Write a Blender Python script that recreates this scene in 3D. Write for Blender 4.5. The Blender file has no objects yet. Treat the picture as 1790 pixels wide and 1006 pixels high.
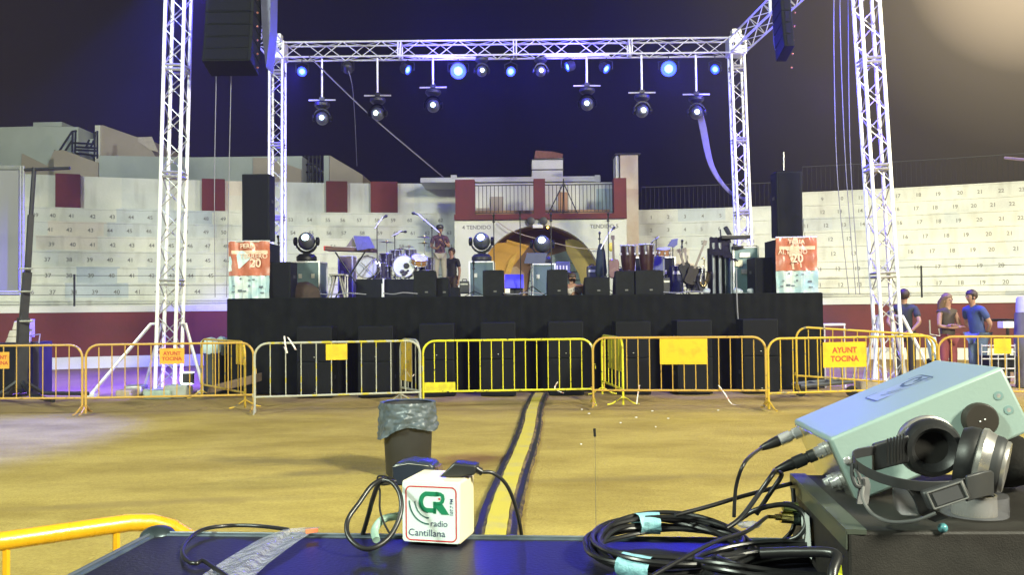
import bpy, bmesh, math, random
from mathutils import Vector as V, Matrix, noise
random.seed(7)
R = math.radians
scn = bpy.context.scene
C = scn.collection

# ------------------------------------------------------------------ camera
F, CX, CY, H = 1550.0, 895.0, 503.0, 1.6
pit = math.atan(37/1550); rol = 0.0105
fwd = V((0, math.cos(pit), math.sin(pit)))
up0 = V((0, -math.sin(pit), math.cos(pit))); rt0 = V((1, 0, 0))
rt = rt0*math.cos(rol) - up0*math.sin(rol)
up = up0*math.cos(rol) + rt0*math.sin(rol)
EYE = V((0, 0, H))
cd = bpy.data.cameras.new('camera'); cam = bpy.data.objects.new('camera', cd); C.objects.link(cam)
cd.sensor_width = 36; cd.lens = 36*F/1790; cd.clip_start = 0.03; cd.clip_end = 600
m = Matrix((rt, up, -fwd)).transposed().to_4x4(); m.translation = EYE
cam.matrix_world = m
scn.camera = cam
def ray(px, py): return fwd*F + rt*(px-CX) + up*(CY-py)
def at(px, py, Y): d = ray(px, py); return EYE + d*(Y/d.y)
def atz(px, py, z): d = ray(px, py); return EYE + d*((z-H)/d.z)
def gr(px, py): return atz(px, py, 0)
def camp(x, y, d): return EYE + rt*x + up*y + fwd*d

# ------------------------------------------------------------------ world and exposure
w = bpy.data.worlds.new('World'); scn.world = w; w.use_nodes = True
nt = w.node_tree; nt.nodes.clear()
def N(t, tree=None, **k):
    n = (tree or nt).nodes.new(t)
    for a, b in k.items(): setattr(n, a, b)
    return n
out = N('ShaderNodeOutputWorld'); bg = N('ShaderNodeBackground'); tc = N('ShaderNodeTexCoord')
dp = N('ShaderNodeVectorMath', operation='DOT_PRODUCT')
gd = V((0.616, 1.0, 0.42)).normalized()                # town and floodlight glow in the night air on the right
dp.inputs[1].default_value = gd
cr = N('ShaderNodeValToRGB'); e = cr.color_ramp
e.elements[0].position = 0.45; e.elements[0].color = (0.022, 0.017, 0.021, 1)
e.elements[1].position = 1.0; e.elements[1].color = (0.85, 0.66, 0.42, 1)
for p_, c_ in ((0.70, (0.010, 0.008, 0.015, 1)), (0.86, (0.0028, 0.0027, 0.008, 1)), (0.915, (0.006, 0.005, 0.011, 1)), (0.942, (0.018, 0.0155, 0.017, 1)), (0.966, (0.045, 0.038, 0.031, 1)), (0.981, (0.080, 0.065, 0.046, 1)), (0.992, (0.18, 0.145, 0.095, 1))):
    x = e.elements.new(p_); x.color = c_
nt.links.new(tc.outputs['Generated'], dp.inputs[0]); nt.links.new(dp.outputs['Value'], cr.inputs[0])
nt.links.new(cr.outputs[0], bg.inputs[0]); nt.links.new(bg.outputs[0], out.inputs[0]); bg.inputs[1].default_value = 0.62
scn.view_settings.view_transform = 'Standard'; scn.view_settings.look = 'None'
scn.view_settings.exposure = 0.8; scn.view_settings.gamma = 1

def lamp(name, kind, loc, target, energy, col, radius=0.2, spot=60, blend=0.5, size=1):
    l = bpy.data.lights.new(name, kind); l.energy = energy; l.color = col
    if kind == 'SPOT': l.spot_size = R(spot); l.spot_blend = blend; l.shadow_soft_size = radius
    elif kind == 'POINT': l.shadow_soft_size = radius
    elif kind == 'AREA': l.size = size
    o = bpy.data.objects.new(name, l); C.objects.link(o); o.location = loc
    o.rotation_euler = (V(target)-V(loc)).to_track_quat('-Z', 'Y').to_euler()
    return o
# the bullring's own floodlights on masts, outside the frame
lamp('floodlight', 'SPOT', (13, -9, 13), (-2, 22, 0), 26500, (1.0, 0.98, 0.76), 1.6, 115, 0.6)
lamp('floodlight', 'SPOT', (-15, -6, 13), (2, 22, 1), 14500, (0.86, 1.0, 0.82), 1.4, 115, 0.6)
lamp('floodlight', 'SPOT', (19, 13, 9.5), (9, 25, 2.5), 6500, (1.0, 0.88, 0.64), 0.3, 150, 0.6)
BLUE = (0.06, 0.04, 1.0)
# front-truss wash lights (the fixtures hang above the frame)
for x, tx, ty, en in ((-5.2, -6.3, 24, 8000), (-1.5, -2.0, 21.0, 2600), (2.0, 2.2, 21.0, 2600), (5.6, 6.0, 23, 7000)):
    lamp('blue_wash_lamp', 'SPOT', (x, 17.0, 8.6), (tx, ty, 1.9), en, BLUE, 0.08, 42, 0.6)
lamp('blue_wash_lamp', 'SPOT', (-6.0, 17.4, 8.4), (-9.4, 20.6, 0.0), 17000, (0.10, 0.05, 1.0), 0.08, 52, 0.7)
lamp('blue_wash_lamp', 'SPOT', (-5.6, 16.6, 8.6), (-7.4, 11.4, 0.0), 42000, (0.04, 0.07, 1.0), 0.08, 34, 0.8)
lamp('blue_wash_lamp', 'SPOT', (6.6, 17.6, 8.4), (8.4, 19.0, 0.0), 5000, (0.10, 0.05, 1.0), 0.08, 46, 0.7)

for x, y, z in ((-5.7, 16.4, 7.9), (5.9, 16.5, 7.6), (5.9, 16.6, 5.6), (-5.9, 24.3, 7.6), (5.7, 24.3, 7.4)):
    lamp('blue_wash_lamp', 'POINT', (x, y, z), (0, 0, 0), 60 if y < 20 else 50, BLUE, 0.06)

for a, b_, en, sp in (((-1.9, 23.6, 8.3), (-1.6, 25, 9.1), 260, 110), ((1.7, 23.6, 8.3), (1.5, 25, 9.1), 260, 110), ((5.3, 24.0, 8.5), (6.35, 25, 5.2), 1500, 34), ((-5.5, 24.0, 8.5), (-6.6, 25, 5.5), 1100, 34),
                      ((-5.4, 16.2, 9.0), (-6.2, 17, 6.6), 900, 40), ((5.8, 16.2, 9.0), (6.9, 17, 5.2), 1500, 40)):
    lamp('blue_wash_lamp', 'SPOT', a, b_, en, BLUE, 0.06, sp, 0.6)

for x, en in ((-3.6, 500), (-1.0, 1500), (.6, 900), (3.4, 1500), (5.0, 700)):
    lamp('blue_wash_lamp', 'SPOT', (x, 16.75, 8.7), (x, 16.5, 1.3), en, BLUE, 0.06, 16, 0.6)

# ------------------------------------------------------------------ materials
MC = {}
def mat(name, col, rough=0.6, metal=0.0, var=0.12, scale=6.0, bump=0.0, bscale=40, col2=None, mixpos=(0.45, 0.6),
        emit=None, es=0, trans=0, spec=0.5, stretch=None, alpha=1.0, coat=0):
    if name in MC: return MC[name]
    mt = bpy.data.materials.new(name); mt.use_nodes = True; t = mt.node_tree
    b = t.nodes['Principled BSDF']; L = t.links.new
    tcn = N('ShaderNodeTexCoord', t); src = tcn.outputs['Object']
    if stretch:
        mp = N('ShaderNodeMapping', t); mp.inputs['Scale'].default_value = stretch; L(src, mp.inputs[0]); src = mp.outputs[0]
    b.inputs['Roughness'].default_value = rough; b.inputs['Metallic'].default_value = metal
    b.inputs['Specular IOR Level'].default_value = spec
    b.inputs['Base Color'].default_value = (*col, 1)
    if alpha < 1: b.inputs['Alpha'].default_value = alpha
    if trans: b.inputs['Transmission Weight'].default_value = trans
    if coat: b.inputs['Coat Weight'].default_value = coat
    if var or col2:
        nz = N('ShaderNodeTexNoise', t); nz.inputs['Scale'].default_value = scale; nz.inputs['Detail'].default_value = 5; nz.inputs['Roughness'].default_value = 0.6
        L(src, nz.inputs['Vector'])
        r = N('ShaderNodeValToRGB', t); L(nz.outputs['Fac'], r.inputs[0])
        a, c = r.color_ramp.elements
        if col2: a.position, c.position = mixpos; a.color = (*col, 1); c.color = (*col2, 1)
        else:
            a.position, c.position = 0.3, 0.7
            a.color = (*[x*(1-var) for x in col], 1); c.color = (*[min(1, x*(1+var)) for x in col], 1)
        L(r.outputs[0], b.inputs['Base Color'])
        if not emit:
            rr = N('ShaderNodeMapRange', t); L(nz.outputs['Fac'], rr.inputs[0])
            rr.inputs[3].default_value = max(0.02, rough-0.08); rr.inputs[4].default_value = min(1, rough+0.1); L(rr.outputs[0], b.inputs['Roughness'])
    if bump:
        n2 = N('ShaderNodeTexNoise', t); n2.inputs['Scale'].default_value = bscale; n2.inputs['Detail'].default_value = 4; L(src, n2.inputs['Vector'])
        bp = N('ShaderNodeBump', t); bp.inputs['Strength'].default_value = bump; bp.inputs['Distance'].default_value = 0.02
        L(n2.outputs['Fac'], bp.inputs['Height']); L(bp.outputs[0], b.inputs['Normal'])
    if emit:
        b.inputs['Emission Color'].default_value = (*emit, 1); b.inputs['Emission Strength'].default_value = es
    MC[name] = mt; return mt

alu = mat('aluminium', (0.80, 0.81, 0.80), 0.42, 0.45, 0.1, 14)
white_alu = mat('bright_aluminium_tube', (0.93, 0.94, 0.92), 0.4, 0.12, 0.05, 14)
galv = mat('galvanised_steel', (0.5, 0.5, 0.46), 0.45, 0.7, 0.2, 20)
blk = mat('black_plastic', (0.018, 0.019, 0.02), 0.42, 0, 0.2, 12)
blkm = mat('black_painted_wood', (0.0095, 0.011, 0.012), 0.6, 0, 0.3, 8, 0.15, 120, spec=0.12)
grille = mat('speaker_grille', (0.009, 0.010, 0.012), 0.6, 0, 0.3, 60, 0.6, 220, spec=0.12)
cloth = mat('black_cloth', (0.0085, 0.0095, 0.0095), 0.95, 0, 0.3, 5, 0.1, 40, spec=0.1)
rub = mat('black_rubber', (0.014, 0.014, 0.015), 0.32, 0, 0.15, 20)
whitep = mat('white_plaster', (0.70, 0.71, 0.62), 0.85, 0, 0, 0.5, 0.25, 9, col2=(0.50, 0.53, 0.49), mixpos=(0.42, 0.80))
redp = mat('red_painted_plaster', (0.155, 0.032, 0.030), 0.85, 0, 0, 0.8, 0.25, 10, col2=(0.105, 0.034, 0.032), mixpos=(0.4, 0.7))
def seat_plaster():
    mt = bpy.data.materials.new('tinted_white_plaster'); mt.use_nodes = True; t = mt.node_tree; L = t.links.new; b = t.nodes['Principled BSDF']; b.inputs['Roughness'].default_value = .88
    g = N('ShaderNodeTexCoord', t)
    def ramp(src, stops, interp='LINEAR'):
        r = N('ShaderNodeValToRGB', t); r.color_ramp.interpolation = interp; el = r.color_ramp.elements
        el[0].position, el[0].color = stops[0][0], (*stops[0][1], 1); el[1].position, el[1].color = stops[-1][0], (*stops[-1][1], 1)
        for p, c in stops[1:-1]: q = el.new(p); q.color = (*c, 1)
        L(src, r.inputs[0]); return r.outputs[0]
    def nz(sc, st, det=4):
        m_ = N('ShaderNodeMapping', t); m_.inputs['Scale'].default_value = st; L(g.outputs['Object'], m_.inputs[0]); n = N('ShaderNodeTexNoise', t); n.inputs['Scale'].default_value = sc; n.inputs['Detail'].default_value = det; L(m_.outputs[0], n.inputs['Vector']); return n.outputs['Fac']
    # blocks of different tint: snap the position to long low cells
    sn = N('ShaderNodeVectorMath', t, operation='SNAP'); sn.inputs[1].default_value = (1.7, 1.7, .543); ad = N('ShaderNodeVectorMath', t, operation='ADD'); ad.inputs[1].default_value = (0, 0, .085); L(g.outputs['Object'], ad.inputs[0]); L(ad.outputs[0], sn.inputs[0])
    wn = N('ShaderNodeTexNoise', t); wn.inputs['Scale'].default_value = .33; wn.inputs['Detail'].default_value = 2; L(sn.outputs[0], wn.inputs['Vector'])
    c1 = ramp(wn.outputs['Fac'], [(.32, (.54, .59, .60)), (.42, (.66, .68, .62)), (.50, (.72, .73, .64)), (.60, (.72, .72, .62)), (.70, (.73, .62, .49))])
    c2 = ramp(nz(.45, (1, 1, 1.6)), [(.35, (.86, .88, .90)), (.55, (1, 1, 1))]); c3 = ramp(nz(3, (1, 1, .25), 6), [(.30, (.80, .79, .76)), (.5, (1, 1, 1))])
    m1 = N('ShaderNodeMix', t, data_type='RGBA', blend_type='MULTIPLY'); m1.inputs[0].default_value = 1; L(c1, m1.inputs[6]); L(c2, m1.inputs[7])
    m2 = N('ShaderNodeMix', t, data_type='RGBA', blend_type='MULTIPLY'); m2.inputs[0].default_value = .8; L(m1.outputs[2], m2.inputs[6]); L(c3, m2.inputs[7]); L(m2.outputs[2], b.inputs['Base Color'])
    bp = N('ShaderNodeBump', t); bp.inputs['Strength'].default_value = .3; bp.inputs['Distance'].default_value = .02; L(nz(9, (1, 1, 1)), bp.inputs['Height']); L(bp.outputs[0], b.inputs['Normal'])
    return mt
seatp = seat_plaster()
greyp = mat('lamp_tinted_grey_plaster', (0.43, 0.48, 0.45), 0.85, 0, 0.12, 0.5, 0.2, 8)  # grey-green cast of the lamps on white plaster, put into the colour
tanp = mat('tan_plaster', (0.40, 0.35, 0.28), 0.85, 0, 0.12, 0.6, 0.2, 8)  # brownish cast of the lamps put into the plaster colour
stencil = mat('stencil_paint', (0.20, 0.20, 0.18), 0.8, 0, 0.3, 20)
iron = mat('dark_iron', (0.03, 0.03, 0.03), 0.6, 0.3, 0.2, 10)
white = mat('white_paint', (0.72, 0.72, 0.70), 0.5, 0, 0.05, 8)
skinm = mat('skin', (0.36, 0.20, 0.13), 0.55, 0, 0.08, 12)
hairm = mat('brown_hair', (0.035, 0.02, 0.012), 0.6, 0, 0.3, 40)
lensw = mat('lit_white_lens', (0.8, 0.9, 0.95), 0.1, 0, 0, emit=(0.62, 0.90, 1.0), es=7)
lensb = mat('lit_blue_lens', (0.1, 0.3, 1), 0.1, 0, 0, emit=(0.10, 0.42, 1.0), es=5)
glowb = mat('deep_blue_glow', (0.1, 0.1, 1), 0.1, 0, 0, emit=(0.01, 0.03, 1.0), es=6)
def paint(name, col, worn, lo=0.56, hi=0.62, sc=9): return mat(name, col, 0.42, 0, 0, sc, 0.15, 90, col2=worn, mixpos=(lo, hi))
yel_or = paint('worn_orange_yellow_paint', (0.52, 0.32, 0.055), (0.30, 0.19, 0.05), 0.60, 0.66)
yel_gal = paint('flaking_yellow_on_zinc', (0.40, 0.40, 0.34), (0.50, 0.42, 0.03), 0.55, 0.60, 5)
yel_lem = paint('chipped_lemon_paint', (0.66, 0.60, 0.02), (0.07, 0.06, 0.03), 0.60, 0.64, 14)
yel_mix = paint('worn_yellow_paint', (0.58, 0.38, 0.03), (0.20, 0.18, 0.11), 0.56, 0.62, 10)
yel_plate = paint('yellow_plate_paint', (0.72, 0.46, 0.012), (0.55, 0.33, 0.012), 0.5, 0.75, 6)
or_plate = paint('orange_plate_paint', (0.72, 0.36, 0.04), (0.55, 0.26, 0.03), 0.5, 0.75, 6)
redl = mat('red_lettering', (0.42, 0.05, 0.02), 0.6, 0, 0.3, 30)

# ------------------------------------------------------------------ mesh helpers
ORG = {}
def orth(d):
    d = d.normalized(); a = V((0, 0, 1)) if abs(d.z) < 0.9 else V((1, 0, 0))
    u = d.cross(a).normalized(); return u, d.cross(u).normalized()
class MB:
    def __init__(s): s.v = []; s.f = []
    def add(s, vs, fs):
        n = len(s.v); s.v += [V(p) for p in vs]; s.f += [[i+n for i in q] for q in fs]; return s
    def box(s, c, sz, rot=None):
        h = V(sz)/2; c = V(c); vs = []
        for x in (-1, 1):
            for y in (-1, 1):
                for z in (-1, 1):
                    p = V((x*h.x, y*h.y, z*h.z)); vs.append(c + (rot @ p if rot else p))
        return s.add(vs, [(0, 1, 3, 2), (4, 6, 7, 5), (0, 4, 5, 1), (2, 3, 7, 6), (0, 2, 6, 4), (1, 5, 7, 3)])
    def frame(s, o, a, b, c):      # parallelepiped from a corner
        o, a, b, c = V(o), V(a), V(b), V(c)
        return s.add([o, o+c, o+b, o+b+c, o+a, o+a+c, o+a+b, o+a+b+c], [(0, 1, 3, 2), (4, 6, 7, 5), (0, 4, 5, 1), (2, 3, 7, 6), (0, 2, 6, 4), (1, 5, 7, 3)])
    def tube(s, pts, r, seg=8, closed=False, cap=True):
        pts = [V(p) for p in pts]; n = len(pts); rs = r if isinstance(r, (list, tuple)) else [r]*n
        b = len(s.v); u = None; rings = []
        for i, p in enumerate(pts):
            if closed: d = pts[(i+1) % n]-pts[i-1]
            else: d = pts[min(i+1, n-1)]-pts[max(i-1, 0)]
            if d.length < 1e-9: d = V((0, 0, 1))
            d.normalize()
            if u is None: u, _ = orth(d)
            else:
                u = u - d*u.dot(d)
                if u.length < 1e-6: u, _ = orth(d)
                u.normalize()
            w_ = d.cross(u)
            rings.append([p + (u*math.cos(2*math.pi*k/seg) + w_*math.sin(2*math.pi*k/seg))*rs[i] for k in range(seg)])
        for q in rings: s.v += q
        m_ = n if closed else n-1
        for i in range(m_):
            j = (i+1) % n
            for k in range(seg):
                l = (k+1) % seg; s.f.append([b+i*seg+k, b+i*seg+l, b+j*seg+l, b+j*seg+k])
        if cap and not closed:
            s.f.append([b+k for k in range(seg)][::-1]); s.f.append([b+(n-1)*seg+k for k in range(seg)])
        return s
    def cyl(s, a, b, r, r2=None, seg=16): return s.tube([a, b], [r, r if r2 is None else r2], seg)
    def lathe(s, o, ax, prof, seg=20, jit=0):   # prof: (radius, distance along axis)
        o = V(o); ax = V(ax).normalized(); u, w_ = orth(ax); b = len(s.v)
        for (r, h) in prof:
            for k in range(seg):
                a = 2*math.pi*k/seg; rr = r*(1+jit*(random.random()-0.5)); s.v.append(o+ax*(h+jit*0.3*r*(random.random()-0.5)) + (u*math.cos(a)+w_*math.sin(a))*rr)
        for i in range(len(prof)-1):
            for k in range(seg):
                l = (k+1) % seg; s.f.append([b+i*seg+k, b+i*seg+l, b+(i+1)*seg+l, b+(i+1)*seg+k])
        if prof[0][0] > 0: s.f.append([b+k for k in range(seg)][::-1])
        if prof[-1][0] > 0: s.f.append([b+(len(prof)-1)*seg+k for k in range(seg)])
        return s
    def ball(s, c, r, sc=(1, 1, 1), seg=12, rings=8, rot=None):
        c = V(c); b = len(s.v)
        for i in range(rings+1):
            t = math.pi*i/rings
            for k in range(seg):
                a = 2*math.pi*k/seg; p = V((r*sc[0]*math.sin(t)*math.cos(a), r*sc[1]*math.sin(t)*math.sin(a), r*sc[2]*math.cos(t)))
                s.v.append(c + (rot @ p if rot else p))
        for i in range(rings):
            for k in range(seg):
                l = (k+1) % seg; s.f.append([b+i*seg+k, b+(i+1)*seg+k, b+(i+1)*seg+l, b+i*seg+l])
        return s
    def prism(s, poly, ext):
        poly = [V(p) for p in poly]; n = len(poly); ext = V(ext)
        return s.add(poly+[p+ext for p in poly], [list(range(n))[::-1], list(range(n, 2*n))]+[[i, (i+1) % n, n+(i+1) % n, n+i] for i in range(n)])
    def strip(s, pts, wv, th):     # ribbon with width vector and thickness vector
        b = len(s.v)
        for p in pts:
            p = V(p); s.v += [p-wv/2, p+wv/2, p+wv/2+th, p-wv/2+th]
        for i in range(len(pts)-1):
            for k in range(4):
                l = (k+1) % 4; s.f.append([b+4*i+k, b+4*i+l, b+4*i+4+l, b+4*i+4+k])
        n = b+4*(len(pts)-1); s.f += [[b, b+3, b+2, b+1], [n, n+1, n+2, n+3]]; return s
    def build(s, name, m_, parent=None, world=True, smooth=True, bevel=0, loc=None, clean=True):
        me = bpy.data.meshes.new(name); o = bpy.data.objects.new(name, me); C.objects.link(o)
        off = V((0, 0, 0))
        if parent is not None:
            o.parent = parent; off = ORG.get(parent.name, V((0, 0, 0))) if world else off; ORG[o.name] = off
        else:
            if loc is None:
                xs = [p.x for p in s.v]; ys = [p.y for p in s.v]; zs = [p.z for p in s.v]
                loc = V(((min(xs)+max(xs))/2, (min(ys)+max(ys))/2, min(zs)))
            o.location = loc; off = V(loc); ORG[o.name] = off
        me.from_pydata([p-off for p in s.v], [], s.f)
        if clean:
            bm = bmesh.new(); bm.from_mesh(me); bmesh.ops.recalc_face_normals(bm, faces=bm.faces); bm.to_mesh(me); bm.free()
        me.materials.append(m_)
        if smooth:
            for p in me.polygons: p.use_smooth = True
            try: me.set_sharp_from_angle(angle=R(38))
            except Exception: pass
        if bevel:
            b = o.modifiers.new('bevel', 'BEVEL'); b.width = bevel; b.segments = 2; b.limit_method = 'ANGLE'
        return o
def tag(o, label=None, cat=None, group=None, kind=None):
    for k, v in (('label', label), ('category', cat), ('group', group), ('kind', kind)):
        if v: o[k] = v
    return o
def thing(name, loc, label, cat, group=None, rz=0):
    o = bpy.data.objects.new(name, None); o.empty_display_size = 0.1; C.objects.link(o); o.location = loc; o.rotation_euler.z = rz
    ORG[o.name] = V(loc); return tag(o, label, cat, group)
def copy_tree(o, parent=None):
    c = o.copy(); C.objects.link(c)
    if parent is not None: c.parent = parent
    for ch in list(o.children): copy_tree(ch, c)
    return c
def dup(o, loc, rz, label, sc=None):
    c = copy_tree(o); c.location = loc; c.rotation_euler.z = rz; c['label'] = label
    if sc: c.scale = sc
    return c
TX = {}
def text(mb, s, o, xd, yd, h, align='c', bold=0.0):
    """flat lettering; h = letter height in metres"""
    k = (s, bold)
    if k not in TX:
        cu = bpy.data.curves.new('t', 'FONT'); cu.body = s; cu.size = 1; cu.offset = bold; cu.resolution_u = 3
        ob = bpy.data.objects.new('t', cu); C.objects.link(ob)
        me = bpy.data.meshes.new_from_object(ob.evaluated_get(bpy.context.evaluated_depsgraph_get()))
        TX[k] = ([v.co.copy() for v in me.vertices], [list(p.vertices) for p in me.polygons])
        bpy.data.objects.remove(ob); bpy.data.curves.remove(cu); bpy.data.meshes.remove(me)
    vs, fs = TX[k]
    x0 = min(v.x for v in vs); x1 = max(v.x for v in vs); sc = h/0.7
    sh = (x0+x1)/2 if align == 'c' else x0
    mb.add([V(o)+V(xd)*((v.x-sh)*sc)+V(yd)*(v.y*sc) for v in vs], fs)
def bez(pts, n=8):      # Catmull-Rom through points
    pts = [V(p) for p in pts]; o = []
    P = [pts[0]]+pts+[pts[-1]]
    for i in range(1, len(P)-2):
        a, b, c, d = P[i-1:i+3]
        for k in range(n):
            t = k/n; o.append(0.5*((2*b)+(c-a)*t+(2*a-5*b+4*c-d)*t*t+(3*b-a-3*c+d)*t**3))
    o.append(pts[-1]); return o
Z = V((0, 0, 1)); X = V((1, 0, 0)); Yv = V((0, 1, 0))
# ------------------------------------------------------------------ the setting
def sand_material():
    mt = bpy.data.materials.new('yellow_sand'); mt.use_nodes = True; t = mt.node_tree; L = t.links.new; b = t.nodes['Principled BSDF']
    g = N('ShaderNodeTexCoord', t); b.inputs['Roughness'].default_value = 0.95; b.inputs['Specular IOR Level'].default_value = 0.15
    def noi(sc, det, st=(1, 1, 1), rot=0):
        mp = N('ShaderNodeMapping', t); mp.inputs['Scale'].default_value = st; mp.inputs['Rotation'].default_value = (0, 0, rot); L(g.outputs['Object'], mp.inputs[0])
        n = N('ShaderNodeTexNoise', t); n.inputs['Scale'].default_value = sc; n.inputs['Detail'].default_value = det; n.inputs['Roughness'].default_value = 0.62; L(mp.outputs[0], n.inputs['Vector']); return n
    a = noi(0.9, 8, (0.55, 1, 1), 0.25); s2 = noi(2.6, 6, (0.35, 1, 1), -0.35); f_ = noi(45, 4)
    r = N('ShaderNodeValToRGB', t); el = r.color_ramp.elements; el[0].position = 0.34; el[0].color = (0.35, 0.262, 0.064, 1); el[1].position = 0.60; el[1].color = (0.53, 0.415, 0.115, 1)
    L(a.outputs['Fac'], r.inputs[0])
    r2 = N('ShaderNodeValToRGB', t); el = r2.color_ramp.elements; el[0].position = 0.33; el[0].color = (0.58, 0.54, 0.50, 1); el[1].position = 0.48; el[1].color = (1, 1, 1, 1); L(s2.outputs['Fac'], r2.inputs[0])
    mx = N('ShaderNodeMix', t, data_type='RGBA', blend_type='MULTIPLY'); mx.inputs[0].default_value = 0.3; L(r.outputs[0], mx.inputs[6]); L(r2.outputs[0], mx.inputs[7])
    r3 = N('ShaderNodeValToRGB', t); el = r3.color_ramp.elements; el[0].position = 0.3; el[0].color = (0.78, 0.76, 0.72, 1); el[1].position = 0.62; el[1].color = (1, 1, 1, 1); L(f_.outputs['Fac'], r3.inputs[0])
    m2 = N('ShaderNodeMix', t, data_type='RGBA', blend_type='MULTIPLY'); m2.inputs[0].default_value = 1; L(mx.outputs[2], m2.inputs[6]); L(r3.outputs[0], m2.inputs[7])
    # trampled damp brown earth along the fence line and behind it
    sx = N('ShaderNodeSeparateXYZ', t); L(g.outputs['Object'], sx.inputs[0])
    wob = noi(1.2, 4); ad = N('ShaderNodeMath', t, operation='MULTIPLY_ADD'); L(wob.outputs['Fac'], ad.inputs[0]); ad.inputs[1].default_value = 3.0; L(sx.outputs['Y'], ad.inputs[2])
    mr = N('ShaderNodeMapRange', t); L(ad.outputs[0], mr.inputs[0]); mr.inputs[1].default_value = 14.6; mr.inputs[2].default_value = 16.4; mr.inputs[3].default_value = 0; mr.inputs[4].default_value = 0.7
    m3 = N('ShaderNodeMix', t, data_type='RGBA'); L(mr.outputs[0], m3.inputs[0]); L(m2.outputs[2], m3.inputs[6]); m3.inputs[7].default_value = (0.34, 0.245, 0.115, 1)
    last = m3.outputs[2]
    for (px, py), (ax, ay), rz, colr, amt in (((505, 806), (1.25, .30), -.25, (.20, .155, .055), .75), ((600, 822), (1.0, .22), .35, (.21, .16, .06), .7), ((822, 800), (.42, .35), .3, (.26, .15, .06), .85), ((1130, 835), (1.3, .16), .1, (.25, .19, .07), .6), ((250, 880), (1.6, .14), .15, (.27, .20, .07), .6), ((1010, 715), (3.5, .22), 0, (.24, .17, .07), .6), ((600, 690), (4.5, .30), .02, (.20, .14, .06), .7)):
        c = gr(px, py); mp = N('ShaderNodeMapping', t); mp.vector_type = 'TEXTURE'; mp.inputs['Location'].default_value = (c.x, c.y, 0); mp.inputs['Rotation'].default_value = (0, 0, rz); mp.inputs['Scale'].default_value = (ax, ay, 1); L(g.outputs['Object'], mp.inputs[0])
        ln = N('ShaderNodeVectorMath', t, operation='LENGTH'); L(mp.outputs[0], ln.inputs[0]); nn = noi(3.5, 6, (.6, 1, 1), px*.01)
        sm = N('ShaderNodeMath', t, operation='MULTIPLY_ADD'); L(nn.outputs['Fac'], sm.inputs[0]); sm.inputs[1].default_value = 1.6; L(ln.outputs['Value'], sm.inputs[2])
        mk = N('ShaderNodeMapRange', t); L(sm.outputs[0], mk.inputs[0]); mk.inputs[1].default_value = 1.95; mk.inputs[2].default_value = 1.15; mk.inputs[3].default_value = 0; mk.inputs[4].default_value = amt
        mm = N('ShaderNodeMix', t, data_type='RGBA'); L(mk.outputs[0], mm.inputs[0]); L(last, mm.inputs[6]); mm.inputs[7].default_value = (*colr, 1); last = mm.outputs[2]
    L(last, b.inputs['Base Color'])
    bp = N('ShaderNodeBump', t); bp.inputs['Strength'].default_value = 0.5; bp.inputs['Distance'].default_value = 0.05
    aa = N('ShaderNodeMath', t, operation='MULTIPLY_ADD'); L(s2.outputs['Fac'], aa.inputs[0]); aa.inputs[1].default_value = 1.0; L(f_.outputs['Fac'], aa.inputs[2]); L(aa.outputs[0], bp.inputs['Height']); L(bp.outputs[0], b.inputs['Normal'])
    return mt
sand = sand_material()
g = MB(); nx, ny = 120, 150
for j in range(ny+1):
    for i in range(nx+1):
        x = -22+44*i/nx; y = -4+34*j/ny
        p = V((x, y, 0)); h = noise.noise(V((x*0.9, y*1.6, 0)))*0.012+noise.noise(V((x*3.1, y*4.3, 3)))*0.008
        if 13.0 < y < 17.5: h += 0.035*noise.noise(V((x*1.7, y*3, 7)))*math.sin((y-13)/4.5*math.pi)
        g.v.append(V((x, y, h-0.01)))
for j in range(ny):
    for i in range(nx):
        a = j*(nx+1)+i; g.f.append([a, a+1, a+nx+2, a+nx+1])
tag(g.build('ground', sand, loc=V((0, 0, 0))), kind='structure')
g = MB(); g.add([(-300, -300, -0.08), (300, -300, -0.08), (300, 300, -0.08), (-300, 300, -0.08)], [(0, 1, 2, 3)])
tag(g.build('terrain', mat('dark_earth', (0.06, 0.05, 0.035), 0.95, 0, 0.3, 1), loc=V((0, 0, -0.08))), kind='structure')

# ring geometry: circle centre (0,-8)
CC = V((0, -8, 0))
def rp(a, r, z): return CC + V((math.sin(a)*r, math.cos(a)*r, z))
def ang(px, py, r):          # azimuth about the ring centre where the view ray meets radius r
    d = ray(px, py); d2 = V((d.x, d.y)); o = V((0, 8)); A = d2.dot(d2); B = o.dot(d2)*2; c = o.dot(o)-r*r
    t = (-B+math.sqrt(B*B-4*A*c))/(2*A); p = o+d2*t; return math.atan2(p.x, p.y), H+d.z*t
def sweep(mb, prof, a0, a1, n=60):
    b = len(mb.v); k = len(prof)
    for i in range(n+1):
        a = a0+(a1-a0)*i/n
        for (r, z) in prof: mb.v.append(rp(a, r, z))
    for i in range(n):
        for j in range(k):
            l = (j+1) % k; mb.f.append([b+i*k+j, b+i*k+l, b+(i+1)*k+l, b+(i+1)*k+j])
    mb.f.append([b+j for j in range(k)]); mb.f.append([b+n*k+j for j in range(k)][::-1])
AL0, AL1 = R(-52), ang(795, 500, 37.5)[0]
AR0, AR1 = ang(1096, 500, 37.5)[0], R(52)
RR = 36.0; STEP0, TRD, RIS, R0 = 2.0, 0.67, 0.543, 37.5
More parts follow.
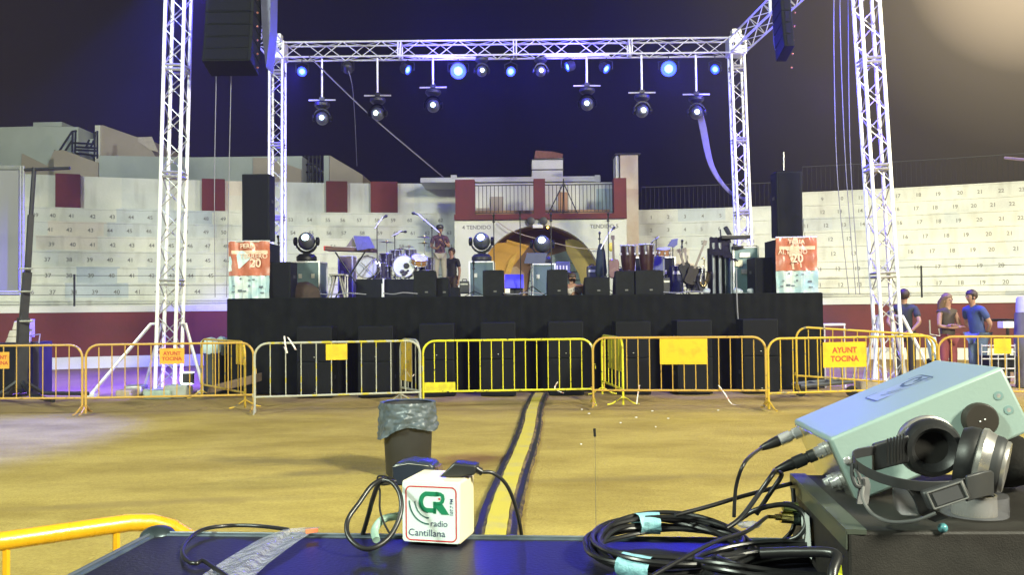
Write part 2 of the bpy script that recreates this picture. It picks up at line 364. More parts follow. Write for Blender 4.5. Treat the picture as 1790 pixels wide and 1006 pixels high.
for side, (a0, a1) in (('left', (AL0, AL1)), ('right', (AR0, AR1))):
    t = thing('ring_wall', rp((a0+a1)/2, RR, 0), 'curved dark red arena wall with pale coping, on the %s side of the stage' % side, 'wall', 'arena wall round the sand')
    b = MB(); sweep(b, [(RR, 0.33), (RR+0.35, 0.33), (RR+0.35, 1.62), (RR, 1.62)], a0, a1); b.build('wall', redp, t)
    b = MB(); sweep(b, [(RR-0.04, 1.622), (RR+0.45, 1.622), (RR+0.45, 1.80), (RR-0.04, 1.80)], a0, a1); b.build('coping', whitep, t)
    b = MB(); sweep(b, [(RR-0.12, -0.1), (RR+0.35, -0.1), (RR+0.35, 0.328), (RR-0.05, 0.328)], a0, a1); b.build('plinth', whitep, t)
    # seating steps
    rows = 7 if side == 'left' else 8
    t = thing('grandstand', rp((a0+a1)/2, R0, 0), 'white numbered seating terrace %s' % ('left of the arched gate, topped by a wall with red piers' if side == 'left' else 'right of the arched gate, topped by an iron railing'), 'grandstand', 'seating terraces of the bullring')
    def prof_for(n):
        pr = [(R0+6.5, -0.1), (R0, -0.1)]
        for k in range(n):
            z0 = STEP0+(k-1)*RIS; z1 = z0+RIS; r = R0+k*TRD
            pr += [(r, z0 if k else -0.05), (r, z1-0.05), (r-0.03, z1-0.05), (r-0.03, z1)]
            pr += [(r+TRD, z1)] if k < n-1 else [(R0+6.5, z1)]
        return pr
    b = MB()
    if side == 'left': sweep(b, prof_for(7), a0, a1, 50)
    else:
        aB = ang(1403, 400, R0+4)[0]
        sweep(b, prof_for(7), a0, aB-0.0005, 30); sweep(b, prof_for(8), aB, a1, 40)
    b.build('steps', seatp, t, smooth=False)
    nb = MB()
    if side == 'left':
        rws = [(371, 6, [(62, 39), (92, 40), (124, 41), (162, 42), (196, 43), (229, 44), (262, 45), (325, 47), (360, 48), (390, 49), (508, 53), (541, 54), (573, 55), (599, 56), (628, 57), (659, 58), (687, 59), (716, 60), (743, 61), (770, 62)]),
               (398, 5, [(87, 41), (121, 42), (158, 43), (192, 44), (226, 45), (260, 46), (324, 48), (360, 49), (391, 50), (512, 54), (544, 55), (575, 56), (601, 57), (633, 58), (664, 59), (692, 60), (721, 61), (747, 62), (785, 63)]),
               (426, 4, [(90, 39), (127, 40), (161, 41), (197, 42), (230, 43), (265, 44), (299, 45), (332, 46), (363, 47), (395, 48), (521, 53), (582, 54), (702, 58), (752, 60), (786, 61)]),
               (452, 3, [(83, 37), (121, 38), (157, 39), (192, 40), (227, 41), (262, 42), (330, 44), (363, 45), (395, 46)]),
               (479, 2, [(84, 37), (121, 38), (159, 39), (195, 40), (230, 41), (265, 42), (300, 43), (333, 44), (368, 45)]),
               (507, 1, [(54, 36), (92, 37), (129, 38), (166, 39), (204, 40), (240, 41), (275, 42), (345, 44)]),
               (531, 0, [(16, 33), (57, 34), (98, 35), (133, 36), (171, 37), (208, 38), (243, 39), (310, 41), (350, 42)])]
    else:
        rws = [(332, 7, [(1437, 9), (1470, 10), (1504, 11), (1570, 17), (1606, 18), (1640, 19), (1678, 20), (1712, 21), (1750, 22), (1786, 23)]),
               (356, 6, [(1138, 1), (1168, 2), (1197, 3), (1228, 4), (1259, 5), (1438, 12), (1468, 13), (1504, 14), (1568, 16), (1602, 17), (1635, 18), (1670, 19), (1702, 20), (1735, 21), (1769, 22)]),
               (380, 5, [(1108, 1), (1138, 2), (1168, 3), (1197, 4), (1226, 5), (1257, 6), (1409, 11), (1444, 12), (1475, 13), (1508, 14), (1573, 16), (1608, 17), (1641, 18), (1676, 19), (1712, 20), (1750, 21), (1784, 22)]),
               (403, 4, [(1109, 1), (1139, 2), (1170, 3), (1199, 4), (1227, 5), (1257, 6), (1316, 8), (1452, 12), (1484, 13), (1583, 16), (1618, 17), (1655, 18), (1689, 19), (1728, 20), (1764, 21)]),
               (428, 3, [(1111, 1), (1139, 2), (1201, 4), (1457, 12), (1492, 13), (1560, 15), (1592, 16), (1630, 17), (1665, 18), (1701, 19), (1733, 20), (1775, 21)]),
               (461, 2, [(1432, 11), (1465, 12), (1499, 13), (1567, 15), (1603, 16), (1640, 17), (1675, 18), (1713, 19), (1750, 20)]),
               (489, 1, [(1431, 11), (1470, 12), (1502, 13), (1568, 15), (1607, 16), (1642, 17), (1680, 18), (1718, 19), (1758, 20)])]
    for py, k, cols in rws:
        for px, n in cols:
            r = R0+k*TRD-0.004; a, _ = ang(px, py, r); z = STEP0+(k-1)*RIS+RIS*0.36
            p = rp(a, r, z); text(nb, str(n), p, V((math.cos(a), -math.sin(a), 0)), Z, 0.13, bold=0.015)
    nb.build('seat_numbers', stencil, t, smooth=False, clean=False)
    if side == 'left':
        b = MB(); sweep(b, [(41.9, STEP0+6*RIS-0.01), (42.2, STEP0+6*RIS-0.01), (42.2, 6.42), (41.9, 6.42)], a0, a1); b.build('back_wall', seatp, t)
        for x0, x1 in ((97, 140), (353, 393), (570, 607), (648, 695)):
            aa, _ = ang(x0, 340, 41.7); ab, _ = ang(x1, 340, 41.7)
            b = MB(); sweep(b, [(41.62, STEP0+6*RIS+0.003), (41.898, STEP0+6*RIS+0.003), (41.898, 6.45), (41.62, 6.45)], aa, ab, 2); b.build('pier', redp, t, smooth=False)
    else:
        # iron railing along the top
        q = thing('iron_railing', rp((a0+a1)/2, 42, 5.5), 'thin dark iron railing along the top of the right-hand terrace', 'railing')
        bb = MB(); hr = MB()
        for aa, ab, zt in ((ang(1122, 340, 42)[0], aB, STEP0+6*RIS), (aB+0.002, a1, STEP0+7*RIS)):
            n = int((ab-aa)*42/0.16)
            for i in range(n+1):
                a = aa+(ab-aa)*i/n; bb.cyl(rp(a, 42.3, zt), rp(a, 42.3, zt+0.95), 0.007, seg=5)
            sweep(hr, [(42.28, zt+0.95), (42.32, zt+0.95), (42.32, zt+0.98), (42.28, zt+0.98)], aa, ab, 24)
        bb.build('bars', iron, q); hr.build('handrail', iron, q)
    # wire rail in front of the first rows
    q = thing('wire_fence', rp((a0+a1)/2, RR+0.7, 1.8), 'low fence of thin wires on iron posts above the red wall, %s side' % side, 'fence', 'wire fences above the arena wall')
    wm = MB()
    for z in (1.86, 2.14, 2.42, 2.72):
        for i in range(50):
            a = a0+(a1-a0)*i/50; a2 = a0+(a1-a0)*(i+1)/50; wm.cyl(rp(a, RR+0.75, z), rp(a2, RR+0.75, z), 0.007, seg=4)
    wm.build('wires', iron, q)
    for px in ((130,) if side == 'left' else (1611,)):
        a, _ = ang(px, 500, RR+0.75); pb = MB(); pb.cyl(rp(a, RR+0.75, 1.5), rp(a, RR+0.75, 2.76), 0.03, seg=8); pb.build('post', iron, q)
        for da in (-0.14, -0.28, 0.14, 0.28):
            if a0 < a+da < a1 and ((side == 'left') == (da < 0)): pb = MB(); pb.cyl(rp(a+da, RR+0.75, 1.5), rp(a+da, RR+0.75, 2.76), 0.03, seg=8); pb.build('post', iron, q)

# ------------------------------------------------------------------ arched gatehouse
YF = 28.7
xa = at(795, 450, YF).x; xb = at(1096, 450, YF).x; xc = at(943, 450, YF).x; ZT = at(943, 384, YF).z; ar = 2.04; zc = at(943, 394, YF).z-ar
t = thing('gatehouse', (xc, YF, 0), 'white gatehouse with a round arched passage and red framed balcony above', 'gatehouse')
b = MB(); xs = [xa, xc-ar]+[xc-ar*math.cos(math.pi*i/40) for i in range(1, 40)]+[xc+ar, xb]
def az(x): return zc+math.sqrt(max(0, ar*ar-(x-xc)**2))
for i in range(len(xs)-1):
    x0, x1 = xs[i], xs[i+1]
    if x1 <= xc-ar+1e-6 or x0 >= xc+ar-1e-6: b.frame((x0, YF, 0), (x1-x0, 0, 0), (0, 0.5, 0), (0, 0, ZT))
    else:
        z0 = az(x0) if i > 1 else zc; z1 = az(x1) if i < len(xs)-3 else zc
        b.add([(x0, YF, z0), (x1, YF, z1), (x1, YF, ZT), (x0, YF, ZT), (x0, YF+.5, z0), (x1, YF+.5, z1), (x1, YF+.5, ZT), (x0, YF+.5, ZT)], [(0, 1, 2, 3), (7, 6, 5, 4), (0, 4, 5, 1), (3, 2, 6, 7)])
b.build('front_wall', whitep, t, smooth=False)
b = MB(); pr = [(xc-ar-.01, 0)]+[(xc-(ar+.01)*math.cos(math.pi*i/24), zc+(ar+.01)*math.sin(math.pi*i/24)) for i in range(25)]+[(xc+ar+.01, 0)]
for i in range(len(pr)-1): b.add([(pr[i][0], YF+.5, pr[i][1]), (pr[i+1][0], YF+.5, pr[i+1][1]), (pr[i+1][0], YF+1.9, pr[i+1][1]), (pr[i][0], YF+1.9, pr[i][1])], [(0, 1, 2, 3)])
brn = mat('brown_vault_plaster', (0.36, 0.22, 0.12), 0.9, 0, 0.15, 1.5, 0.2, 8)
b.build('vault', brn, t)
b = MB(); b.box((xc, YF+2.0, 2.5), (5, .2, 5)); b.build('rear_wall', brn, t, smooth=False)
och = mat('ochre_painted_panel', (0.55, 0.31, 0.05), 0.8, 0, 0.15, 1.2, 0.1, 8); oli = mat('olive_ochre_panel', (0.34, 0.26, 0.07), 0.8, 0, 0.15, 1.2, 0.1, 8)
boards = mat('pale_blue_boards', (0.38, 0.48, 0.48), 0.7, 0, 0.1, 2, 0.1, 8)
def pxprism(poly, Y, d, name, m_, par, **k):
    b = MB(); b.prism([at(x, y, Y) for x, y in poly], (0, d, 0)); return b.build(name, m_, par, smooth=False, **k)
pxprism([(834, 428), (885, 424), (886, 419), (925, 430), (890, 475), (872, 560), (834, 560)], YF+.65, .06, 'gate_leaf', och, t)
pxprism([(905, 440), (890, 455), (862, 540), (872, 540), (886, 500)], YF+.59, .05, 'gate_brace', mat('light_ochre_panel', (0.60, 0.38, 0.06), 0.8), t)
pxprism([(988, 420), (1000, 418), (1045, 432), (1052, 560), (1030, 560), (1012, 480), (990, 440)], YF+.65, .06, 'gate_leaf', oli, t)
bd = pxprism([(960, 448), (993, 438), (1008, 458), (1030, 560), (918, 560), (928, 470)], YF+1.7, .08, 'boarded_door', boards, t)
b = MB()
for yy in (462, 477, 492, 507): b.frame(at(925, yy, YF+1.69), (2.0, 0, 0), (0, -.01, 0), (0, 0, .025))
b.build('board_seams', iron, bd, smooth=False)
pxprism([(893, 468), (903, 466), (916, 478), (919, 560), (885, 560), (886, 484)], YF+1.7, .08, 'boarded_door', mat('tan_boards', (0.5, 0.37, 0.24), .8), t)
# balcony
b = MB(); b.frame((xa, YF-.12, ZT+.003), (xb-xa, 0, 0), (0, 2.9, 0), (0, 0, .17)); b.build('balcony_slab', redp, t, smooth=False)
zb = ZT+.175; zt = at(943, 313, YF).z
for x0, x1 in ((796, 830), (933, 953), (1073, 1095)):
    b = MB(); A = at(x0, 350, YF).x; B = at(x1, 350, YF).x; b.frame((A, YF-.05, zb), (B-A, 0, 0), (0, .5, 0), (0, 0, zt-zb)); b.build('balcony_pier', redp, t, smooth=False)
for x0, x1 in ((830, 933), (953, 1073)):
    b = MB(); A = at(x0, 350, YF).x; B = at(x1, 350, YF).x; n = 15 if x1 < 1000 else 18; z1 = at(943, 324, YF).z
    for i in range(1, n): xx = A+(B-A)*i/n; b.cyl((xx, YF+.05, zb+.06), (xx, YF+.05, z1), .011, seg=5)
    b.box(((A+B)/2, YF+.05, z1+.015), (B-A, .04, .03)); b.box(((A+B)/2, YF+.05, zb+.06), (B-A, .03, .02)); b.build('railing', iron, t, smooth=False)
b = MB(); b.frame((xa-.1, YF+2.7, zb-.02), (xb-xa+.2, 0, 0), (0, .25, 0), (0, 0, 1.42)); b.build('balcony_back_wall', whitep, t, smooth=False)
for x0, y0, x1, y1, m_, nm in ((857, 344, 880, 376, tanp, 'shutter'), (976, 336, 992, 376, mat('terracotta_door', (.42, .24, .13), .8), 'door'), (1043, 330, 1072, 376, boards, 'shutter'), (833, 364, 856, 376, tanp, 'hatch')):
    pxprism([(x0, y1), (x1, y1), (x1, y0), (x0, y0)], YF+2.64, .055, nm, m_, t)
b = MB(); b.prism([at(735, 319, 31.9), at(1050, 317, 31.9), at(1050, 308, 31.9), at(735, 311, 31.9)], (0, 3, 0)); b.build('roof_parapet', whitep, t, smooth=False)
tb = MB(); tb.prism([at(930, 316, 32.2), at(984, 315, 32.2), at(984, 277, 32.2), at(930, 278, 32.2)], (0, 1.2, 0)); tb = tb.build('roof_tower', whitep, t, smooth=False)
b = MB()
for yy in (279, 297, 313): b.prism([at(928, yy+.5, 32.15), at(986, yy, 32.15), at(986, yy-1.5, 32.15), at(928, yy-1, 32.15)], (0, 1.3, 0))
b.build('cornice', iron, tb, smooth=False)
b = MB(); b.prism([at(934, 277, 32.3), at(983, 276, 32.3), at(984, 269, 32.3), at(966, 265, 32.3), at(936, 263, 32.3)], (0, 1.1, 0)); b.build('tiled_roof', mat('brown_roof_tiles', (.2, .09, .06), .9, 0, .2, 12, .5, 20), tb, smooth=False)
for x0, y0, x1, y1 in ((788, 306, 798, 312), (1040, 306, 1049, 318)): pxprism([(x0, y1), (x1, y1), (x1, y0), (x0, y0)], 31.85, .3, 'parapet_post', whitep, t)
b = MB(); text(b, '4 TENDIDO', at(833, 401, YF-.004), X, Z, .125, bold=.02); text(b, 'TENDIDO 5', at(1056, 399, YF-.004), X, Z, .125, bold=.02); b.build('lettering', stencil, t, smooth=False, clean=False)
t = thing('white_pillar', at(1098, 345, 30.0), 'tall plain white pillar with dark cap, right of the balcony', 'pillar')
b = MB(); A = at(1085, 345, 30.0); B = at(1116, 345, 30.0); b.frame((A.x, 30, 0), (B.x-A.x, 0, 0), (0, 1, 0), (0, 0, at(1098, 271, 30).z)); b.build('shaft', mat('cream_plaster', (.60, .50, .38), .85, 0, 0, .6, .2, 9, col2=(.68, .64, .52)), t, smooth=False)
b = MB(); A = at(1078, 345, 30.0); b.frame((A.x, 30.1, 5.2), (.1, 0, 0), (0, .8, 0), (0, 0, at(1098, 271, 30).z-5.2)); b.build('side_strip', whitep, t, smooth=False)
b = MB(); b.frame((A.x-.04, 29.93, at(1098, 271, 30).z+.002), (.86, 0, 0), (0, 1.1, 0), (0, 0, .05)); b.build('cap', iron, t, smooth=False)
# aerial tripod and emergency lamp on the gatehouse
t = thing('tripod', at(985, 376, YF+.5), 'thin dark tripod standing behind the balcony railing above the gate', 'tripod')
b = MB(); top = at(985, 320, YF+.5)
for q in ((957, 377, .3), (1011, 377, .3), (984, 377, 1.1)): b.cyl(top, at(q[0], q[1], YF+q[2]), .018, seg=6)
b.build('legs', iron, t); b = MB(); b.cyl(top, top+V((0, 0, .14)), .02, seg=6); b.build('head', iron, t)
t = thing('emergency_lamp', at(940, 396, YF-.1), 'twin-headed emergency lamp with amber light fixed above the arch', 'lamp')
b = MB(); b.box(at(940, 396, YF-.1), (.34, .14, .12)); b.build('housing', white, t, bevel=.01)
for x in (928, 950): b = MB(); q = at(x, 387, YF-.1); b.lathe(q+V((0, .08, 0)), (0, -1, 0), [(.05, 0), (.13, .08), (.13, .16), (.11, .165)]); b.build('lamp_head', blk, t)
b = MB(); b.ball(at(957.5, 398, YF-.2), .035); b.build('indicator_light', mat('amber_light', (1, .5, .1), .3, 0, 0, emit=(1, .5, .08), es=6), t)

# ------------------------------------------------------------------ buildings behind the ring
t = thing('building', at(60, 320, 39), 'pale grey flat-roofed building at far left behind the terrace', 'building')
pxprism([(-160, 330), (137, 330), (137, 222), (60, 221), (-160, 226)], 39, 5, 'wall', greyp, t)
pxprism([(58, 221), (108, 221), (108, 213), (58, 214)], 39.5, 2, 'roof_kerb', greyp, t)
pxprism([(35, 330), (95, 330), (95, 262), (82, 290), (38, 268)], 38.9, .09, 'gable_panel', tanp, t)
t = thing('stair_block', at(150, 320, 38.5), 'low landing wall with dark open stair rails between two pale buildings', 'staircase')
pxprism([(94, 330), (172, 330), (172, 285), (110, 262), (94, 264)], 37.6, .4, 'flank_wall', tanp, t)
pxprism([(136, 272), (166, 272), (166, 243), (136, 243)], 40, .3, 'landing_wall', greyp, t)
b = MB()
for pa, pb in (((104, 264), (126, 230)), ((114, 264), (128, 243)), ((126, 230), (134, 229)), ((126, 266), (127, 229)), ((131, 268), (132, 229)), ((165, 275), (166, 230)), ((170, 277), (170, 229)), ((130, 262), (168, 264)), ((132, 257), (168, 259)), ((132, 268), (168, 272)), ((128, 250), (166, 252)), ((150, 258), (156, 244)), ((158, 259), (164, 245))):
    b.cyl(at(*pa, 37.9), at(*pb, 37.9), .045, seg=5)
b.build('rails', iron, t)
t = thing('gabled_building', at(220, 310, 40), 'brownish building with a long sloping roofline, left of the nearest left mast', 'building')
pxprism([(166, 330), (166, 219), (180, 219), (240, 240), (252, 240), (282, 292), (282, 330)], 40, 4, 'wall', tanp, t)
pxprism([(241, 247), (241, 240), (265, 239), (277, 266), (262, 262)], 39.95, .05, 'gable_edge', mat('lit_gable', (.52, .47, .4), .85), t)
pxprism([(166, 330), (175, 330), (175, 219), (166, 219)], 39.9, .09, 'corner_strip', whitep, t)
t = thing('long_block', at(350, 315, 37.5), 'long low grey-blue block behind the back wall of the left terrace', 'building')
pxprism([(173, 330), (528, 330), (528, 273), (340, 275), (173, 272)], 37.5, 6, 'wall', greyp, t)
pxprism([(442, 330), (442, 276), (470, 276), (526, 296), (527, 330)], 37.4, .09, 'gable_panel', tanp, t)
t = thing('narrow_building', at(595, 315, 38), 'small tan gabled building just left of the blue-lit drums, above the terrace wall', 'building')
pxprism([(566, 330), (566, 272), (577, 272), (634, 306), (634, 330)], 38, 3, 'wall', tanp, t)
pxprism([(566, 330), (575, 330), (575, 272), (566, 272)], 37.9, .09, 'corner_strip', greyp, t)
b = MB()
for x in (533, 540, 547, 554, 560): b.cyl(at(x, 320, 38.2), at(x, 272, 38.2), .04, seg=5)
for y in (275, 288, 301): b.cyl(at(531, y, 38.2), at(562, y, 38.2), .04, seg=5)
b.build('stair_cage', iron, t)

# ------------------------------------------------------------------ stage
SZ = 1.85; SY0, SY1 = 17.0, 25.6
sx0 = at(397, 520, SY0).x; sx1 = at(1438, 515, SY0).x
t = thing('stage', ((sx0+sx1)/2, SY0, 0), 'long black stage platform hung with a black cloth skirt', 'stage')
b = MB(); b.frame((sx0, SY0+.06, SZ-.12), (sx1-sx0, 0, 0), (0, SY1-SY0, 0), (0, 0, .12)); b.build('deck', blkm, t, smooth=False)
b = MB(); n = 260
for i in range(n+1):
    x = sx0+(sx1-sx0)*i/n; d = .007*math.sin(i*1.3+2*math.sin(i*.11))+.03*noise.noise(V((x*3, 0, 0)))
    b.v += [V((x, SY0+d*1.4, .02)), V((x, SY0+d*.4, SZ-.01))]
for i in range(n): b.f.append([2*i, 2*i+2, 2*i+3, 2*i+1])
for xx in (sx0, sx1): k = len(b.v); b.v += [V((xx, SY0, .02)), V((xx, SY1, .02)), V((xx, SY1, SZ-.13)), V((xx, SY0, SZ-.13))]; b.f.append([k, k+1, k+2, k+3])
b.build('skirt', cloth, t, clean=False)
for i in range(5):
    for j in range(3): b = MB(); b.box((sx0+.3+(sx1-sx0-.6)*i/4, SY0+.5+j*3.7, (SZ-.13)/2), (.08, .08, SZ-.13)); b.build('leg', galv, t, smooth=False)

# ------------------------------------------------------------------ trusses
def truss(ch, br, p0, p1, wdt, bay=.5, rc=.026, rb=.011, hint=None):
    p0, p1 = V(p0), V(p1); d = (p1-p0); Ln = d.length; d.normalize()
    h = hint if hint else V((0, 1, 0)); u = (h-d*h.dot(d)).normalized(); w_ = d.cross(u)
    cs = [(u*sx+w_*sy)*wdt/2 for sx, sy in ((1, 1), (1, -1), (-1, -1), (-1, 1))]
    for c in cs: ch.cyl(p0+c, p1+c, rc, seg=8)
    n = max(1, round(Ln/bay))
    for f_ in range(4):
        a, b = cs[f_], cs[(f_+1) % 4]
        for i in range(n):
            t0, t1 = Ln*i/n, Ln*(i+1)/n; q = (a, b) if (i+f_) % 2 else (b, a)
            br.cyl(p0+q[0]+d*t0, p0+q[1]+d*t1, rb, seg=5)
            if i % 6 == 5: br.cyl(p0+a+d*t1, p0+b+d*t1, rc*.8, seg=6); br.cyl(p0+a+d*(t1-.08), p0+b+d*(t1-.08), rc*.8, seg=6)
def tower(name, base, top, label, legs):
    t = thing(name, (base.x, base.y, 0), label, 'truss mast', 'lattice masts carrying the stage roof')
    ch, br = MB(), MB(); truss(ch, br, base, top, .36, .34, .036, .012); ch.build('chords', white_alu, t); br.build('braces', galv, t)
    b = MB(); b.box((base.x, base.y, .1), (.7, .7, .12)); b.build('base_plate', galv, t, bevel=.01)
    if legs:
        for sx, sy, ln in legs:
            b = MB(); a = base.lerp(top, 1.25/top.z)+V((sx*.2, sy*.2, 0)); a2 = a+V((sx*.14, sy*.14, 0)); f_ = V((base.x+sx*ln, base.y+sy*ln, .07))
            b.tube([a, a2, f_], .032, 8); b.box(f_-V((0, 0, .02)), (.2, .2, .06)); b.build('outrigger', alu, t)
    return t
ZR = at(885, 85, 25).z
def col(px, py, px2, py2, Y): A = at(px, py, Y); B = at(px2, py2, Y); d = (B-A)/(B.z-A.z); return A-d*(A.z-.15), A+d*(ZR-.25-A.z)
LF = col(297, 575, 312, 0, 17.0); RF = col(1551, 575, 1514, 0, 17.0); LB = col(484, 440, 485, 110, 25.0); RB = col(1299, 400, 1287, 100, 25.0)
tower('truss_mast', *LF, 'nearest left aluminium lattice mast, standing on splayed outriggers in front of the stage', [(-1, -.2, 1.35), (-.75, .7, 1.0), (.75, .3, .8)])
tower('truss_mast', *RF, 'nearest right aluminium lattice mast, on splayed outriggers beside the three bystanders', [(-.5, -.2, .8), (-.3, .7, .9), (.8, -.2, 1.0), (.6, .7, 1.1)])
tower('truss_mast', *LB, 'rear left lattice mast rising behind the black speaker and banner', [])
tower('truss_mast', *RB, 'rear right lattice mast rising behind the keyboards, blue cable bundle beside it', [])
t = thing('roof_truss', (0, 25, ZR-.25), 'rectangular aluminium roof truss spanning the four masts above the stage', 'truss')
def blocky(p, px): b = MB(); b.box((p.x, p.y, ZR-.02), (.5, .5, .52)); o = b.build('corner_block', alu, t, bevel=.02, smooth=False); return o
hz = ZR-.02; TL, TR = LB[1], RB[1]; FLt = V((LF[1].x, 17, hz)); FRt = V((RF[1].x, 17, hz))
BLt = V((TL.x, 25, hz)); BRt = V((TR.x, 25, hz))
for p in (BLt, BRt, FLt, FRt):
    o = blocky(p, 0); b = MB()
    for dx in (-.13, .13): b.cyl(p+V((dx, -.262, .02)), p+V((dx, -.25, .02)), .055, seg=14)
    b.build('bolt_hole', blk, o)
    b = MB(); b.box((p.x, p.y, ZR+.36), (.26, .26, .22)); b.cyl(p+V((0, 0, .2)), p+V((0, 0, .5)), .05); b.build('hoist_head', alu, o, bevel=.01)
for a, c, nm in ((BLt+V((.26, 0, 0)), BRt-V((.26, 0, 0)), 'rear_span'), (FLt+V((.26, 0, 0)), FRt-V((.26, 0, 0)), 'front_span'), (BLt-V((0, .26, 0)), FLt+V((0, .26, 0)), 'side_span'), (BRt-V((0, .26, 0)), FRt+V((0, .26, 0)), 'side_span')):
    ch, br = MB(), MB(); truss(ch, br, a, c, .42, .55, .027, .014, hint=Z)
    o = ch.build(nm, alu, t); br.build('braces', alu, o)
# ------------------------------------------------------------------ hung fixtures
def par(px, py, Y, big, aim, label, en):
    p = at(px, py, Y); t = thing('par_light', p, label, 'stage light', 'blue stage lights hung from the rear truss')
    d = (V(aim)-p).normalized(); r = .23 if big else .14
    b = MB(); b.lathe(p-d*.18, d, [(.05, -.06), (r*.7, -.04), (r, .02), (r, .2), (r*1.04, .21), (r*.95, .21), (r*.93, .17)]); b.build('can', blk, t)
    b = MB(); b.lathe(p-d*.18, d, [(r*.5, .176), (0.001, .182)]); b.build('lens', lensb, t); b = MB(); b.lathe(p-d*.18, d, [(r*.95, .170), (r*.5, .176)]); b.build('halo_ring', glowb, t)  # outer ring glows deep blue to imitate the halo round the lens
    b = MB(); yk = [p+V((-r*1.25, 0, -.02)), p+V((-r*1.25, 0, .2)), p+V((0, 0, .27)), p+V((r*1.25, 0, .2)), p+V((r*1.25, 0, -.02))]; b.tube(yk, .012, 6); b.cyl(p+V((0, 0, .27)), (p.x, p.y, ZR-.28), .014, seg=6)
    for s_ in (-1, 1): b.cyl(p+V((s_*r*1.28, 0, 0)), p+V((s_*r*.9, 0, 0)), .012, seg=6)
    b.build('yoke', blk, t)
    if en:
        lamp('par_lamp', 'SPOT', p+d*.05, aim, en, BLUE, .06, 30, .5)
        lamp('par_lamp', 'SPOT', p+d*.12, aim, 420 if big else 150, (.02, .02, 1), .05, 150, .4)     # wide spill of the same lamp, seen as a halo in the haze
    return t
par(528, 125, 24.9, 0, (-6, 10, 2.5), 'blue-lit can light nearest the left corner block of the truss', 900)
par(713, 122, 25, 0, (6, 20, 4), 'dim side-on blue can light left of the brightest left lamp', 0)
par(801, 124, 24.9, 1, (0, 0, 1.7), 'large bright blue lamp left of centre on the rear truss', 260)
par(893, 125, 24.9, 0, (5, 8, 2), 'tilted blue can light just right of the truss centre', 500)
par(992, 117, 25, 0, (-7, 22, 5), 'small side-on blue can light between the two central moving heads and the third hanging pipe', 0)
par(1060, 120, 25, 0, (8, 20, 3.5), 'slim side-on blue can light left of the big right-hand blue lamp', 0)
par(1169, 120, 24.9, 1, (0, 0, 1.7), 'large bright blue lamp on the right part of the rear truss', 260)
par(1250, 121, 24.9, 0, (-6, 10, 0), 'blue can light nearest the right corner block of the truss', 500)
par(608, 122, 25.2, 0, (-5, 32, 3), 'unlit dark can light between the two left hanging pipes', 0).name = 'par_light'
def mhead_local(sc=1.0, hung=True):
    """moving head at origin, base at z=0; body above (hung: flipped)"""
    s = -1 if hung else 1; parts = []
    b = MB(); b.lathe((0, 0, 0), (0, 0, s), [(.2, 0), (.22, .02), (.22, .09), (.16, .15), (.06, .17)], 20); parts.append(('base', b, blk))
    b = MB()
    arc = [V((math.sin(a)*.235, 0, s*(.42-math.cos(a)*.26))) for a in [R(d) for d in range(-100, 101, 20)]]
    b.strip(arc, V((0, .15, 0)), V((0, 0, s*.055)))
    for q_ in (-1, 1): b.lathe((q_*.20, 0, s*.43), (q_, 0, 0), [(.06, 0), (.095, .01), (.095, .06), (.07, .075), (.001, .076)], 14); parts.append(('yoke', b, blk))
    dirv = V((0, -1, -.05)) if hung else V((0, -.9, .42)); dirv.normalize()
    c = V((0, 0, s*.44)); b = MB(); b.lathe(c-dirv*.18, dirv, [(.001, -.02), (.09, -.01), (.16, .05), (.185, .13), (.18, .22), (.15, .3), (.115, .35), (.1, .355), (.095, .34)], 22); parts.append(('head', b, mat('dark_grey_housing', (.09, .10, .115), .35, .2, .1, 10)))
    b = MB(); b.lathe(c-dirv*.18, dirv, [(.062 if hung else .075, .345), (.001, .37)], 18); parts.append(('lens', b, lensw))
    return parts
def mhead(loc, label, group, hung, rz=0, sc=1.0, pipe=0):
    t = thing('moving_head_light', loc, label, 'stage light', group)
    made = {}
    for nm, b, m_ in mhead_local(sc, hung):
        o = b.build(nm, m_, made.get('head') if nm == 'lens' else t, world=False); made[nm] = o
    t.rotation_euler.z = rz; t.scale = (sc, sc, sc)
    return t
hp = None
for px, yb, ylen, lab, rz, lx in (
    (563, 175, 207, 'lowest hanging moving head on the leftmost drop pipe', .12, 559), (660, 167, 200, 'hanging moving head on the second drop pipe from the left', -.18, 664), (757, 153, 190, 'hanging moving head on the blue-lit third drop pipe, beneath the bright left lamp', .05, 754),
    (1026, 150, 187, 'hanging moving head on the blue-lit drop pipe right of centre', -.15, 1032), (1122, 162, 198, 'hanging moving head left of the large right blue lamp', .12, 1117), (1217, 165, 200, 'hanging moving head on the rightmost drop pipe', -.1, 1222)):
    p = at(px, yb, 24.9); q = at(px+2, 104, 24.9)
    t = thing('drop_pipe', p, {563: 'leftmost white drop pipe with cross bar under the rear truss', 660: 'second drop pipe from the left, between the far-left and blue-lit ones', 757: 'blue-lit drop pipe beneath the left half of the truss', 1026: 'blue-lit drop pipe beneath the right half of the truss', 1122: 'white drop pipe just left of the large right blue lamp', 1217: 'rightmost drop pipe, beside the rear right mast'}[px], 'pipe', 'drop pipes under the rear truss')
    b = MB(); b.cyl(p, (p.x, p.y, ZR-.24), .03, seg=8); b.build('pipe', alu, t); b = MB(); b.tube([p+V((-.38, 0, 0)), p+V((.38, 0, 0))], .024, 8); b.build('cross_bar', alu, t)
    b = MB(); b.box(p+V((0, 0, .03)), (.14, .1, .1)); b.build('clamp', blk, t)
    loc = p-V((0, 0, .08))
    if hp is None: hp = mhead(loc, lab, 'moving heads hung above the stage', True, rz, 1.0)
    else: h2 = copy_tree(hp); h2.location = loc; h2.rotation_euler.z = rz; h2['label'] = lab
